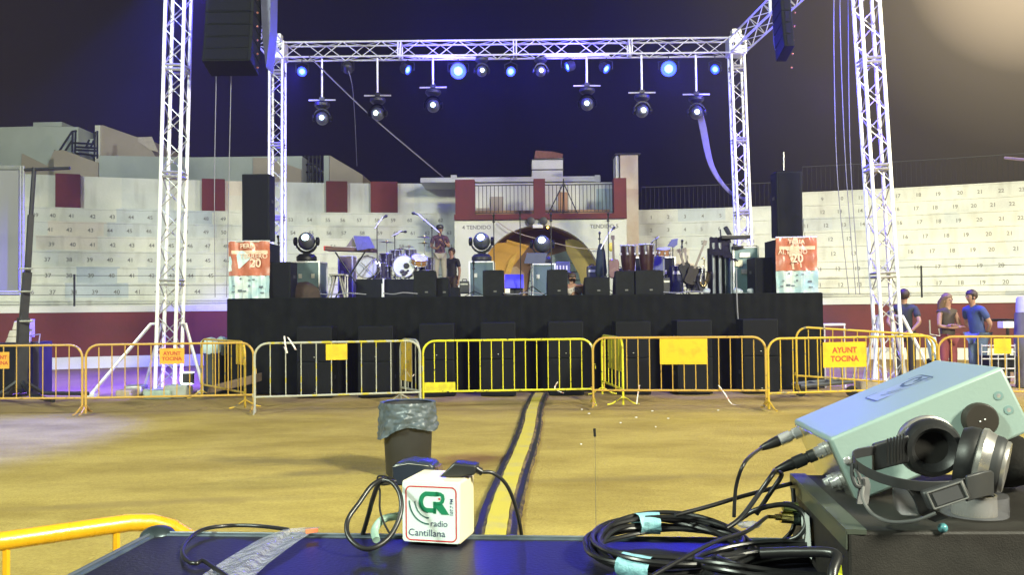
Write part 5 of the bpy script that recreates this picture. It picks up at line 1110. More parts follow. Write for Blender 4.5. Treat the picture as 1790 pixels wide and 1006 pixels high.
for k, (x0, x1, y0, y1) in enumerate(((8, 36, 590, 600), (12, 36, 578, 590), (20, 38, 562, 578))):
    b = MB(); P = [at(x0, y1, 17.05), at(x1, y1, 17.05), at(x1, y0, 17.05), at(x0+4, y0, 17.05)]; b.prism(P, (0, .4, 0)); b.build('folded_cloth', mat('cream_cloth', (.5, .46, .40), .85, 0, .15, 8), t, bevel=.02)
t = thing('upright_case', gp(60, 17.5), 'tall violet-lit case standing just right of the black lifting mast', 'case')
A = at(50, 690, 17.4); B = at(68, 600, 17.4); b = MB(); b.frame((A.x, 17.4, .02), (B.x-A.x, 0, 0), (0, .5, 0), (0, 0, B.z)); b.build('case', mat('violet_grey_laminate', (.03, .025, .04), .5), t, smooth=False)
b = MB(); b.tube([at(52, 600, 17.4), at(52, 587, 17.4), at(70, 585, 17.4), at(68, 600, 17.4)], .015, 6); b.build('handle', galv, t); b = MB(); b.box(at(55, 574, 17.5), (.08, .1, .35)); b.build('rolled_cloth', mat('cream_cloth', (.5, .46, .40), .85), t)
for i, (px, lab) in enumerate(((367, 'left of two dark stands topped with crumpled white covers, right of the nearest left mast'), (387, 'right of two dark stands topped with crumpled white covers, beside the stage skirt'))):
    t = thing('covered_stand', gp(px, 17.2+.3*i), lab, 'covered stand', 'covered stands beside the mast')
    q = gp(px, 17.2+.3*i); b = MB(); b.lathe(q, Z, [(.13, 0), (.12, .1), (.11, .75), (.13, .8)], 10); b.build('stand', mat('dark_green_grey', (.03, .04, .045), .6), t)
    b = MB(); b.ball(q+V((0, 0, .92)), .19, (.95, .8, 1.0), 14, 10)
    for v in b.v: v += noise.noise_vector(v*7)*.05
    b.build('cover', mat('pale_cyan_plastic', (.50, .64, .64), .35), t)
t = thing('small_floodlight', gp(328, 16.6), 'small white-framed lamp shining blue at the foot of the left mast', 'lamp')
q = at(328, 662, 16.6); b = MB(); b.box(q+V((0, 0, .11)), (.22, .1, .025)); b.box(q-V((0, 0, .1)), (.19, .1, .025)); b.box(q+V((-.1, 0, 0)), (.02, .1, .2)); b.build('frame', mat('lit_frame', (.9, .9, .9), .4, emit=(.8, .95, 1), es=1.2), t)
b = MB(); b.box(q+V((0, .02, 0)), (.2, .08, .2)); b.build('housing', blk, t); b = MB(); b.box((q.x, q.y, .09), (.06, .06, .17)); b.build('stand', galv, t)
lamp('blue_wash_lamp', 'SPOT', q+V((-.15, .2, .1)), (q.x-4, q.y+2, 0), 130, (.12, .05, 1), .05, 120)
t = thing('plank_ramp', gp(405, 16.4), 'weathered wooden plank ramp lying beside the stage skirt', 'ramp')
b = MB(); b.prism([at(360, 690, 15.9), at(440, 672, 16.4), at(440, 657, 16.4), at(366, 676, 15.9)], (.05, .5, .02)); b.build('planks', mat('weathered_wood', (.14, .10, .07), .85, 0, .3, 6, .3, 30), t, bevel=.01)
def ballast(px, Y, w_, h, m_, lab, rz=0): b = MB(); q = gp(px, Y); b.box(q+V((0, 0, h/2)), (w_, .35, h), Matrix.Rotation(rz, 3, 'Z')); o = b.build('ballast_block', m_, bevel=.03); return tag(o, lab, 'ballast block', 'ballast blocks at the mast feet')
ballast(222, 16.9, .30, .14, mat('tan_concrete', (.36, .30, .22), .9, 0, .2, 8), 'tan ballast block on the outrigger left of the near mast'); ballast(238, 17.2, .35, .2, galv, 'grey ballast block just left of the near mast base'); ballast(280, 16.5, .5, .16, mat('greenish_concrete', (.3, .38, .33), .9, 0, .2, 8), 'greenish ballast block in front of the near mast base'); ballast(308, 16.6, .4, .24, mat('grey_concrete', (.3, .33, .31), .9, 0, .2, 8), 'grey ballast block at the right foot of the near mast', .2)
ballast(1520, 16.6, .5, .2, mat('tan_concrete', (.36, .30, .22), .9, 0, .2, 8), 'tan ballast block at the foot of the nearest right mast'); ballast(1620, 15.6, .7, .25, mat('tan_concrete', (.36, .30, .22), .9), 'large tan ballast block right of the nearest right mast', .2)
t = thing('pallet_truck', gp(1450, 15.4), 'grey metal hand trolley lying behind the red-lettered barrier', 'trolley')
q = at(1400, 676, 15.6); q2 = at(1490, 668, 15.4); b = MB()
for dy in (0, .45): b.tube([q+V((0, dy, 0)), q2+V((0, dy, 0))], .04, 6)
for k in range(4): c = q.lerp(q2, k/3); b.tube([c, c+V((0, .45, 0))], .03, 6)
b.build('bed', mat('dark_zinc', (.16, .17, .19), .5, .6), t); b = MB(); b.tube([q2, q2+V((.1, 0, .4)), q2+V((-.05, .4, .42)), q2+V((0, .45, 0))], .022, 8); b.build('handle', galv, t)
for c in (q, q2): b = MB(); b.lathe(V((c.x, c.y, .1)), (0, 1, 0), [(.1, 0), (.1, .05)], 14); b.build('wheel', rub, t)
t = thing('folding_table', gp(1455, 17.1), 'white edge of a small folded table beside the right end of the stage', 'table')
b = MB(); b.frame(at(1440, 570, 17.2), (.42, 0, 0), (0, .3, 0), (0, 0, .04)); b.build('table_top', white, t, smooth=False)
for xx in (1441, 1476):
    for dy in (0, .28): b = MB(); c = at(xx, 570, 17.2+dy); b.cyl(c, (c.x, c.y, 0), .014, seg=6); b.build('leg', white, t)
t = thing('wire_shelf', gp(1745, 16.6), 'pale wire crate trolley behind the right-edge barrier plate', 'wire trolley')
b = MB(); x0, x1 = 1716, 1774
for yy in (605, 616, 628, 645, 660): b.cyl(at(x0, yy, 16.6), at(x1, yy, 16.6), .012, seg=5); b.cyl(at(x0, yy, 17.1), at(x1, yy, 17.1), .012, seg=5)
for k in range(5): xx = x0+(x1-x0)*k/4; b.cyl(at(xx, 602, 16.6), at(xx, 672, 16.6), .01, seg=5)
b.build('wires', mat('pale_wire', (.5, .5, .5), .4, .4), t)
b = MB(); b.box(at(1758, 568, 16.9), (.2, .2, .12)); b.build('white_tub', white, t); b = MB(); b.box(at(1745, 636, 16.9), (.5, .4, .3)); b.build('dark_bin', blkm, t)
t = thing('bar_table', gp(1745, 17.6), 'dim table with chairs shape behind the person in blue', 'table')
b = MB(); b.box(at(1735, 560, 17.9), (.7, .5, .04)); b.build('table_top', blkm, t)
for sx in (-1, 1): b = MB(); c = at(1735, 560, 17.9); b.cyl(c+V((sx*.3, 0, 0)), V((c.x+sx*.3, c.y, 0)), .03, seg=6); b.build('leg', blk, t)
t = thing('blue_trolley', gp(1632, 16.2), 'pale blue folded hand truck between barriers, left of the red trousers', 'hand truck')
b = MB(); b.prism([at(1622, 590, 16.0), at(1636, 590, 16.0), at(1642, 625, 15.9), at(1630, 630, 15.9)], (0, .1, 0)); b.build('panel', mat('pale_blue_plastic', (.3, .42, .55), .5), t, smooth=False)
b = MB(); b.tube([at(1625, 560, 16.1), at(1626, 585, 16.1), at(1643, 588, 16.1), at(1641, 575, 16.1)], .012, 6); b.tube([at(1622, 595, 15.95), at(1648, 640, 15.8), gp(1650, 15.8)], .02, 6); b.build('frame', galv, t)
b = MB(); b.prism([at(1626, 630, 16.0), at(1640, 626, 16.0), at(1642, 665, 16.0), at(1626, 665, 16.0)], (0, .2, 0)); b.build('dark_base', blkm, t, smooth=False)
# ------------------------------------------------------------------ cable ramp
cen = [(943, 690), (937, 702), (930, 722), (925, 750), (914, 785), (900, 820), (888, 855), (876, 890), (868, 930), (862, 975)]
cw = [atz(x, y, .02) for x, y in cen]; path = bez(cw, 6); path = [p for i, p in enumerate(path) if i == 0 or (p-path[i-1]).length > .001]
t = thing('cable_ramp', V((path[20].x, path[20].y, 0)), 'yellow and black cable protector ramp snaking over the sand to the stage', 'cable ramp')
def sidew(i): d = path[min(i+1, len(path)-1)]-path[max(i-1, 0)]; d.z = 0; d.normalize(); return V((d.y, -d.x, 0))
def ribbon(o0, z0, o1, z1, nm, m_, gap=False):
    b = MB()
    for i, p in enumerate(path):
        s_ = sidew(i); wv = 1+.12*noise.noise(V((i*.7, o0*9, 0)))
        b.v += [V((p.x, p.y, 0))+s_*o0*wv+Z*z0, V((p.x, p.y, 0))+s_*o1*wv+Z*z1, V((p.x, p.y, 0))+s_*o1*wv-Z*.02, V((p.x, p.y, 0))+s_*o0*wv-Z*.02]
    for i in range(len(path)-1):
        for k in range(4): l = (k+1) % 4; b.f.append([4*i+k, 4*i+l, 4*i+4+l, 4*i+4+k])
    return b.build(nm, m_, t)
ribbon(-.075, .055, .075, .055, 'lid', mat('dusty_yellow_plastic', (.55, .46, .05), .9, 0, 0, 3, col2=(.42, .36, .16), mixpos=(.5, .75)))
dkr = mat('dusty_black_rubber', (.075, .060, .055), .95, 0, 0, 5, col2=(.24, .18, .08), mixpos=(.42, .62), spec=.05)
ribbon(-.165, .012, -.078, .052, 'side_ramp', dkr); ribbon(.078, .052, .165, .012, 'side_ramp', dkr)
for q in (-1, 1):
    b = MB()
    for i in range(0, len(path)-1):
        for k in range(4):
            p = path[i].lerp(path[i+1], k/4); s_ = sidew(i); b.box(V((p.x, p.y, .030))+s_*q*.122, (.05, .012, .026), Matrix.Rotation(math.atan2(s_.y, s_.x), 3, 'Z'))
    b.build('grip_ridges', blk, t, smooth=False)
# ------------------------------------------------------------------ bin
bc = atz(709, 838, 0); bc.y += .22
t = thing('litter_bin', bc, 'black round litter bin lined with a crinkled grey plastic sack', 'bin')
b = MB(); b.lathe(bc, Z, [(.20, 0), (.215, .02), (.245, .66), (.25, .69), (.235, .69), (.225, .5)], 32)
b.build('bin', mat('black_bin_plastic', (.03, .03, .032), .5, 0, .1, 6), t)
b = MB(); n, mm = 96, 26
for j in range(mm+1):
    for i in range(n):
        a = 2*math.pi*i/n; v = j/mm; low = .40+.07*math.sin(a*1.0+2.4)+.03*math.sin(3*a)
        z = .715-(.715-low)*v if v > .06 else .70+.25*v
        rr = .258+.02*v+.014*math.sin(a*9+v*5)*v+.030*abs(noise.noise(V((math.cos(a)*3.2, math.sin(a)*3.2, v*4.0))))+.012*noise.noise(V((math.cos(a)*9, math.sin(a)*9, v*9)))
        if v == 0: rr = .235
        b.v.append(bc+V((math.cos(a)*rr, math.sin(a)*rr, z)))
for j in range(mm):
    for i in range(n): l = (i+1) % n; b.f.append([j*n+i, j*n+l, (j+1)*n+l, (j+1)*n+i])
b.build('sack', mat('grey_plastic_film', (.085, .11, .135), .36, 0, .1, 5, .06, 14, spec=.45), t, clean=False)
for i in range(26):
    px = random.uniform(1000, 1340); py = random.uniform(700, 800) if i > 5 else random.uniform(710, 745); q = gr(px, py); b = MB(); b.box(q+V((0, 0, .01)), (random.uniform(.01, .035), .02, .012), Matrix.Rotation(random.random()*3, 3, 'Z'))
    if i < 9: tag(b.build('litter_scrap', white), 'tiny pale scrap of litter on the sand', 'litter', 'scraps of litter on the sand')
# ------------------------------------------------------------------ foreground: the road case used as a table
TZ = 1.22
FL_ = atz(265, 931, TZ); FR_ = atz(1430, 944, TZ); ex = (FR_-FL_).normalized(); ey = V((ex.y, -ex.x, 0))     # ey points to the camera
TL_, TD_ = 1.75, .78
t = thing('road_case', FL_+ex*TL_/2+ey*TD_/2-Z*TZ, 'large dark blue-black road case with metal edging, serving as a table under the radio gear', 'road case')
b = MB(); b.frame(FL_+Z*-1.10, ex*TL_, ey*TD_, Z*1.097); b.build('body', mat('dark_case_laminate', (.02, .021, .028), .4, 0, .2, 4), t, smooth=False)
top_m = mat('glossy_blue_black_laminate', (.012, .012, .020), .36, 0, .35, 3, .08, 160, spec=.26)
b = MB(); b.frame(FL_+ex*.018+ey*.018-Z*.02, ex*(TL_-.036), ey*(TD_-.036), Z*.0195); b.build('lid', top_m, t, smooth=False)
edg = mat('scuffed_bluish_metal', (.07, .095, .12), .45, .3, .3, 30)
b = MB(); w1 = .022
b.frame(FL_+ex*w1-Z*.03, ex*(TL_-2*w1), ey*w1, Z*.0325); b.frame(FL_-Z*.03, ex*w1, ey*TD_, Z*.0325)
b.frame(FL_+ex*(TL_-w1)-Z*.03, ex*w1, ey*TD_, Z*.0325); b.frame(FL_+ex*w1+ey*(TD_-w1)-Z*.03, ex*(TL_-2*w1), ey*w1, Z*.0325)
b.build('edging', edg, t, smooth=False, bevel=.003)
b = MB(); b.tube([FL_+ex*.011+Z*.003, FL_+ex*.011+ey*TD_+Z*.003], .0022, 6); b.tube([FL_+ey*.012+Z*.003, FL_+ey*.012+ex*TL_+Z*.003], .0018, 6); b.build('edge_ridge', mat('worn_grey_metal', (.16, .19, .21), .4, .5), t)
for p in (FL_, FL_+ex*TL_, FL_+ey*TD_, FL_+ex*TL_+ey*TD_): b = MB(); b.ball(p+(FL_+ex*TL_/2+ey*TD_/2-p).normalized()*.016-Z*.006, .026, (1.15, 1.15, .72), 18, 12); b.build('ball_corner', mat('dark_steel_corner', (.05, .07, .08), .35, .6, .2, 30), t)
for p in (.15, TL_-.15):
    for q in (.12, TD_-.12): b = MB(); c = FL_+ex*p+ey*q; c.z = .06; b.lathe(c-ex*.02, ex, [(.058, 0), (.058, .04)], 16); b.build('castor', rub, t)
# ---- branded cube
s_ = .099; aC = R(14.5); cr_ = atz(805, 954, TZ+.0045); fx = V((math.cos(aC), -math.sin(aC), 0)); fy = V((math.sin(aC), math.cos(aC), 0)); c0 = cr_-fx*s_
t = thing('logo_cube', c0+fx*s_/2+fy*s_/2, 'white cube with rounded edges bearing a red-framed green radio logo', 'cube')
cub = mat('warm_lit_white_plastic', (.74, .66, .46), .4, 0, .04, 5)  # yellow of the warm light on its side put into the off-white colour
b = MB(); pr = [(0, 0), (s_, 0)]
rr = .03
pr += [(s_+.0, s_-rr)]+[(s_-rr+rr*math.cos(a), s_-rr+rr*math.sin(a)) for a in [R(q) for q in range(15, 91, 15)]]+[(0, s_)]
b.prism([c0+fx*p+fy*q for p, q in pr], Z*s_); b.build('body', cub, t, bevel=.0035)
def CU(u, v, off=.0008): return c0+fx*(u*s_)-fy*off+Z*((1-v)*s_)
def plate(mb, P, pts): mb.add([P(*p) for p in pts], [list(range(len(pts)))])
def stroke(mb, P, pts, w_, closed=False):      # flat stroke in uv
    n = len(pts); L_, Rr = [], []
    for i in range(n):
        a = pts[i-1] if (closed or i) else pts[i]; c = pts[(i+1) % n] if (closed or i < n-1) else pts[i]
        dx, dy = c[0]-a[0], c[1]-a[1]; q = math.hypot(dx, dy) or 1; nx_, ny_ = -dy/q*w_/2, dx/q*w_/2
        L_.append(P(pts[i][0]+nx_, pts[i][1]+ny_)); Rr.append(P(pts[i][0]-nx_, pts[i][1]-ny_))
    k = len(mb.v); mb.v += L_+Rr
    for i in range(n if closed else n-1): j = (i+1) % n; mb.f.append([k+i, k+j, k+n+j, k+n+i])
def rrect(x0, y0, x1, y1, r, n=5):
    o = []
    for cx, cy, a0 in ((x1-r, y0+r, -90), (x1-r, y1-r, 0), (x0+r, y1-r, 90), (x0+r, y0+r, 180)):
        o += [(cx+r*math.cos(R(a0+90*i/n)), cy+r*math.sin(R(a0+90*i/n))) for i in range(n+1)]
    return o
uv = lambda x, y: ((x-505)/317, (y-518)/322)
b = MB(); plate(b, lambda u, v: CU(u, v, .0006), rrect(.012, .012, .988, .988, .05)); stk = b.build('sticker', mat('pale_sticker', (.60, .72, .70), .3, 0, .02, 4), t, smooth=False, clean=False)
b = MB(); stroke(b, CU, [uv(*p) for p in rrect(529, 547, 801, 826, 26)], .022, True); b.build('red_frame', mat('logo_red', (.52, .03, .04), .4, 0, 0), stk, smooth=False, clean=False)
P2 = lambda u, v: CU(u, v, .0011)
b = MB(); arc = [(645+34*math.cos(R(a))*1.0, 625+43*math.sin(R(a))) for a in range(270, 89, -12)]
stroke(b, P2, [uv(*p) for p in [(708, 582)]+arc+[(692, 668)]], .072)
stroke(b, P2, [uv(*p) for p in [(690, 582), (716, 582), (728, 589), (731, 605), (726, 622), (712, 631), (683, 633)]], .06); stroke(b, P2, [uv(*p) for p in [(686, 622), (686, 684)]], .05); plate(b, P2, [uv(*p) for p in ((700, 632), (727, 632), (764, 687), (722, 687), (688, 650))])
b.build('green_emblem', mat('logo_green', (.012, .19, .09), .4, 0, 0), stk, smooth=False, clean=False)
b = MB(); plate(b, P2, [uv(711+6*math.cos(R(a)), 607+6*math.sin(R(a))) for a in range(0, 360, 30)]); b.build('red_dot', mat('logo_red', (.52, .03, .04), .4, 0, 0), stk, smooth=False, clean=False)
b = MB()
for r_, w_ in ((76, .018), (108, .022)): stroke(b, P2, [uv(655+r_*1.0*math.cos(R(a)), 622+(r_+10)*math.sin(R(a))) for a in range(180, 89, -9)], w_)
stroke(b, P2, [uv(655+48*math.cos(R(a)), 622+60*math.sin(R(a))) for a in range(178, 92, -9)], .012)
b.build('signal_arcs', mat('logo_dark_green', (.03, .11, .10), .4, 0, 0), stk, smooth=False, clean=False)
b = MB(); text(b, 'radio', P2(*uv(665, 750)), fx, Z, s_*.098, 'l'); text(b, 'Cantillana', P2(*uv(543, 803)), fx, Z, s_*.112, 'l')
text(b, '107.7 FM', P2(*uv(785, 688)), Z, -fx, s_*.052, 'l', .01); b.build('lettering', mat('logo_blue_grey', (.07, .09, .16), .4, 0, 0), stk, smooth=False, clean=False)
stkc = mat('pale_green_cable', (.30, .46, .38), .45)
b = MB(); b.tube(bez([at(658, 945, 1.44), at(655, 928, 1.46), at(668, 910, 1.47), at(690, 904, 1.48), at(712, 902, 1.50)], 6), .0065, 10); tag(b.build('pale_cord', stkc), 'short pale green cord curling out behind the left of the logo cube', 'cord')
# ---- adapter and plug on the cube
zc_ = TZ+.0045+s_+.001
t = thing('power_adapter', at(728, 846, 1.47), 'black power adapter block lying on the left of the logo cube', 'power adapter')
q = at(685, 850, 1.545); ax_ = V((math.cos(R(8)), -math.sin(R(8)), 0)); ay_ = V((math.sin(R(8)), math.cos(R(8)), 0))
b = MB(); b.prism([q, q+ax_*.074, q+ax_*.074+Z*.034, q+ax_*.066+Z*.040, q+ax_*.03+Z*.043, q+ax_*.006+Z*.038, q+Z*.032], ay_*.050); b.build('body', mat('blue_black_plastic', (.02, .026, .04), .3, 0, .1, 20), t, bevel=.003)
b = MB(); b.tube([q-ay_*.0006+ax_*.003+Z*.033, q-ay_*.0006+ax_*.03+Z*.0385, q-ay_*.0006+ax_*.066+Z*.035], .0006, 5); b.build('seam', galv, t)
b = MB()
for k in (0, 1): b.cyl(q+ax_*.074+ay_*(.018+.018*k)+Z*.022, q+ax_*.092+ay_*(.018+.018*k)+Z*.018, .0022, seg=8)
b.frame(q+ax_*.0745+ay_*.008+Z*.006, ax_*.006, ay_*.036, Z*.026); b.build('pins', mat('brown_plastic', (.12, .08, .05), .4), t)
b = MB(); b.ball(at(776, 833, 1.47), .0035); tag(b.build('indicator_light', glowb), None); bpy.data.objects['indicator_light.001'].name = 'blue_led'
o = bpy.data.objects['blue_led']; tag(o, 'tiny blue lit indicator on top of the logo cube between the adapter and plug', 'indicator light')
t = thing('power_plug', at(800, 838, 1.47), 'black angled mains plug on top of the logo cube, cord falling behind', 'plug')
q = at(768, 841, 1.46); q.z = zc_; b = MB(); b.prism([q, q+ax_*.03-Z*.0, q+ax_*.058+Z*.004, q+ax_*.062+Z*.020, q+ax_*.024+Z*.024], ay_*.034); b.build('body', blk, t, bevel=.003)
cp = bez([q+ax_*.058+ay_*.017+Z*.012, at(842, 826, 1.47), at(862, 828, 1.475), at(885, 848, 1.485), at(901, 885, 1.50), at(910, 925, 1.51), at(914, 960, 1.53)], 8)
b = MB(); b.tube(cp, [.0056 if i < 9 else .0032 for i in range(len(cp))], 10); b.build('cord', rub, t)
b = MB()
for i in range(1, 9, 2): b.tube([cp[i], cp[i]+(cp[i+1]-cp[i])*.5], .0066, 10)
b.build('strain_relief', blk, t)
b = MB(); b.tube(bez([at(692, 842, 1.47), at(668, 846, 1.46), at(672, 838, 1.45), at(650, 850, 1.44), at(628, 880, 1.42), at(608, 910, 1.40), at(609, 938, 1.38), at(630, 958, 1.365), at(655, 958, 1.365), at(682, 938, 1.38), at(700, 900, 1.40), at(699, 865, 1.42), at(683, 843, 1.44), at(664, 845, 1.45), at(652, 872, 1.46), at(643, 905, 1.48), at(634, 935, 1.50)], 8), .0040, 10)
b.tube(bez([at(690, 838, 1.49), at(664, 833, 1.49), at(660, 842, 1.49), at(664, 860, 1.48), at(664, 890, 1.47), at(670, 912, 1.46), at(680, 932, 1.45)], 8), .0018, 8)
tag(b.build('looped_cord', rub), 'black power cord standing in a loop left of the logo cube', 'cord')
# ---- things lying on the road case, left
b = MB(); b.tube(bez([atz(505, 927, TZ+.006), atz(455, 921, TZ+.012), atz(405, 920, TZ+.010), atz(358, 926, TZ+.012), atz(330, 944, TZ+.01), atz(319, 966, TZ+.008), atz(328, 982, TZ+.007), atz(343, 986, TZ+.007), atz(354, 981, TZ+.008), atz(372, 992, TZ+.007), atz(404, 1015, TZ+.007), atz(450, 1060, TZ+.007)], 8), .0033, 10)
tag(b.build('bent_cable', rub), 'glossy black cable bent in a hook on the left end of the road case', 'cable')
film = mat('clear_plastic_film', (.40, .42, .50), .18, 0, .1, 20, .9, 45, alpha=.5)
b = MB(); n = 16; La = [(560, 922), (520, 948), (470, 985), (420, 1030)]; Lb = [(500, 925), (450, 945), (385, 985), (320, 1030)]
for i in range(n+1):
    for j in range(7):
        f_ = i/n*(len(La)-1); k = min(int(f_), len(La)-2); f_ -= k; u = j/6
        A = (La[k][0]*(1-f_)+La[k+1][0]*f_, La[k][1]*(1-f_)+La[k+1][1]*f_); B = (Lb[k][0]*(1-f_)+Lb[k+1][0]*f_, Lb[k][1]*(1-f_)+Lb[k+1][1]*f_)
        b.v.append(atz(A[0]*(1-u)+B[0]*u, A[1]*(1-u)+B[1]*u, TZ+.006+.004*math.sin(u*9+i*.3)+.003*noise.noise(V((i, j, 0)))))
for i in range(n):
    for j in range(6): k = i*7+j; b.f.append([k, k+1, k+8, k+7])
tag(b.build('plastic_sleeve', film, clean=False), 'long crinkled clear plastic sleeve lying slantwise on the left of the road case', 'plastic sleeve')
b = MB(); b.box(atz(545, 929, TZ+.012), (.02, .006, .006), Matrix.Rotation(.4, 3, 'Z')); tag(b.build('orange_tag', mat('orange_plastic', (.7, .2, .08), .5)), 'tiny orange scrap at the far end of the clear plastic sleeve', 'scrap')
t = thing('wire_aerial', at(1041, 932, 1.47), 'thin upright wire aerial with black tip at the back edge of the road case', 'aerial')
b = MB(); b.cyl(at(1042, 938, 1.45), at(1040, 762, 1.45), .0006, seg=6); b.build('wire', mat('dull_wire', (.25, .22, .13), .5, .3, alpha=.6), t); b = MB(); b.cyl(at(1040, 764, 1.45), at(1039, 750, 1.45), .0022, seg=8); b.build('tip', rub, t)
# ---- coil of cable
t = thing('cable_coil', atz(1165, 965, TZ), 'coil of glossy black cable bound with pale blue tape on the road case', 'cable coil')
cc = V((atz(1168, 950, 1.245).x, 1.335, 0)); random.seed(11)
def coilp(a, k, ax_=.112, ay_=.108, c=None):
    c = c or cc; jx = .010*math.sin(k*2.3+a)+.005*math.sin(3*a+k); 
    x = math.cos(a)*(ax_+jx); y = math.sin(a)*(ay_+jx)
    zz = TZ+.008+.014*(math.sin(a)*.5+.5)+(k % 4)*.0062+.004*math.sin(2*a+k*1.7)
    return V((c.x+x, c.y+y, zz))
b = MB()
for k in range(11): b.tube([coilp(2*math.pi*i/56, k+.15*i/56) for i in range(56)], .0036, 8, closed=True)
b.build('loops', rub, t)
b = MB()
for k in range(12):
    c2 = V((cc.x+.185+.012*math.sin(k*1.9), 1.225+.012*math.cos(k*2.7), 0)); axx = .15+.012*math.sin(k*3.1); ayy = .085+.02*math.sin(k*1.3)
    b.tube([V((c2.x+math.cos(a)*axx, c2.y+math.sin(a)*ayy, TZ+.006+(k % 5)*.0065+.004*math.sin(3*a+k))) for a in [2*math.pi*i/48 for i in range(48)]], .0037, 8, closed=True)
b.build('spare_loops', rub, t)
tp = mat('pale_blue_tape', (.22, .46, .52), .55, 0, .12, 30, .3, 90)
for a0, a1 in ((R(88), R(108)), (R(226), R(248))):
    b = MB(); n = 10
    for i in range(n+1):
        a = a0+(a1-a0)*i/n; c = sum((coilp(a, k) for k in range(11)), V((0, 0, 0)))/11; rd = V((math.cos(a), math.sin(a), 0)).normalized()
        for j in range(16):
            th = 2*math.pi*j/16; b.v.append(c+rd*math.cos(th)*.0205+Z*(math.sin(th)*.0165)+noise.noise_vector(c*60+V((j, 0, 0)))*.002)
    for i in range(n):
        for j in range(16): l = (j+1) % 16; b.f.append([i*16+j, i*16+l, (i+1)*16+l, (i+1)*16+j])
    b.build('tape_wrap', tp, t)
def cable(pts, r, nm, lab, m_=rub, cat='cable', n=8, grp=None):
    b = MB(); b.tube(bez([p if isinstance(p, V) else at(*p) for p in pts], n), r, 10); return tag(b.build(nm, m_), lab, cat, grp)
cable([(1340, 905, 1.32), (1305, 930, 1.22), (1250, 948, 1.16), (1180, 985, 1.10), (1120, 1020, 1.06)], .0028, 'cable', 'black cable sweeping down over the front of the coil')
# ---- low black equipment case on the right
EZ = 1.326
P_ = atz(1383, 831, EZ); Q_ = atz(1482, 930, EZ); e_ = (atz(1790, 929, EZ)-Q_).normalized()
t = thing('equipment_case', (P_+Q_)/2-Z*.1, 'low black equipment case at lower right carrying the pale device and headphones', 'equipment case')
ec = mat('dark_brown_black_vinyl', (.016, .0135, .011), .6, 0, .25, 30, .12, 500)
b = MB(); b.prism([P_, Q_, Q_+e_*.75, P_+e_*.75], -Z*(EZ-TZ-.003)); b.build('body', ec, t, smooth=False, bevel=.004)
b = MB(); dq = (Q_-P_); pp = V((dq.y, -dq.x, 0)).normalized()
if pp.dot(e_) < 0: pp = -pp
b.prism([P_-pp*.002+Z*.0025, Q_-pp*.002+Z*.0025, Q_+pp*.022+Z*.0025, P_+pp*.022+Z*.0025], -Z*.006); b.prism([P_-pp*.0025-Z*.0005, Q_-pp*.0025-Z*.0005, Q_-pp*.0025-Z*.022, P_-pp*.0025-Z*.022], pp*.002); b.build('edge_trim', mat('dull_green_grey_metal', (.10, .115, .09), .4, .5, .2, 20), t, smooth=False)
b = MB(); u0, u1 = .25, .42
b.prism([P_+dq*.30-pp*.006-Z*.03, P_+dq*.46-pp*.006-Z*.028, P_+dq*.50-pp*.006-Z*.085, P_+dq*.38-pp*.008-Z*.085], -pp*.001); b.build('paper_label', mat('white_paper', (.55, .58, .56), .7), t, smooth=False)
b = MB(); b.prism([at(1456, 977, 1.02), at(1471, 988, 1.015), at(1473, 1012, 1.01), at(1459, 1006, 1.015)], (0, .001, 0)); o = b.build('warning_label', mat('fluorescent_yellow_label', (.60, .68, .02), .5, 0, 0), t, smooth=False)
b = MB(); b.prism([at(1460, 984, 1.0125), at(1468, 989, 1.0115), at(1469, 1003, 1.0105), at(1461, 999, 1.0115)], (0, .0005, 0)); b.build('label_print', mat('olive_print', (.25, .28, .02), .6), o, smooth=False)
cable([(1330, 968, 1.04), (1400, 966, 1.02), (1460, 970, 1.0), (1456, 1000, .98), (1452, 1040, .97)], .006, 'thick_cable', 'thick dark cable running across the lower right to the yellow label')
# ---- pale device
cI, cJ, cL = V((.91, .407, -.082)).normalized(), V((.107, -.04, .993)).normalized(), V((.401, -.913, -.08)).normalized()
w3 = lambda c: rt*c.x+up*c.y+fwd*c.z
bI, bJ, bL = w3(cI), w3(cJ), w3(cL); A0 = camp(.4471, -.2135, 1.25); DI, DJ, DL = .2557, .2452, .0963
BX = lambda a, c, b_, off=V((0, 0, 0)): A0+bI*(a*DI)+bJ*(c*DJ)+bL*(b_*DL)+off
t = thing('transmitter_box', BX(.5, .5, 1), 'pale aqua metal device box propped at a slant on the black case', 'device')
aq = mat('pale_aqua_enamel', (.25, .335, .315), .42, 0, .03, 4, .03, 200)
b = MB(); b.frame(BX(0, 0, 0), bI*DI, bJ*DJ, bL*DL); b.build('shell', aq, t, bevel=.0045)
b = MB(); b.frame(BX(.0, .05, .06, -bI*.0025), bI*.003, bJ*DJ*.9, bL*DL*.90); ep = b.build('connector_panel', mat('bright_aluminium', (.62, .62, .56), .22, .9, .1, 30), t, smooth=False)
b = MB(); k_ = BX(.765, 0, .56); b.lathe(k_, -bJ, [(.0235, 0), (.0235, .010), (.021, .0135), (.001, .014)], 32); kn = b.build('round_foot', mat('dark_brown_rubber', (.025, .02, .016), .45, 0, .15, 20), t)
b = MB()
for s_2 in (-.0035, .0035): b.ball(k_-bJ*.0142+bI*s_2, .0012, seg=8, rings=6)
b.build('screw_glints', mat('white_glint', (.9, .9, .9), .2, 0, 0), kn)  # white balls stand for the bright glints on two tiny screws
b = MB(); b.lathe(BX(.038, 0, .39), -bJ, [(.0055, 0), (.0055, .0016), (.004, .0028), (.001, .003)], 16); b.build('screw', chr_, t)
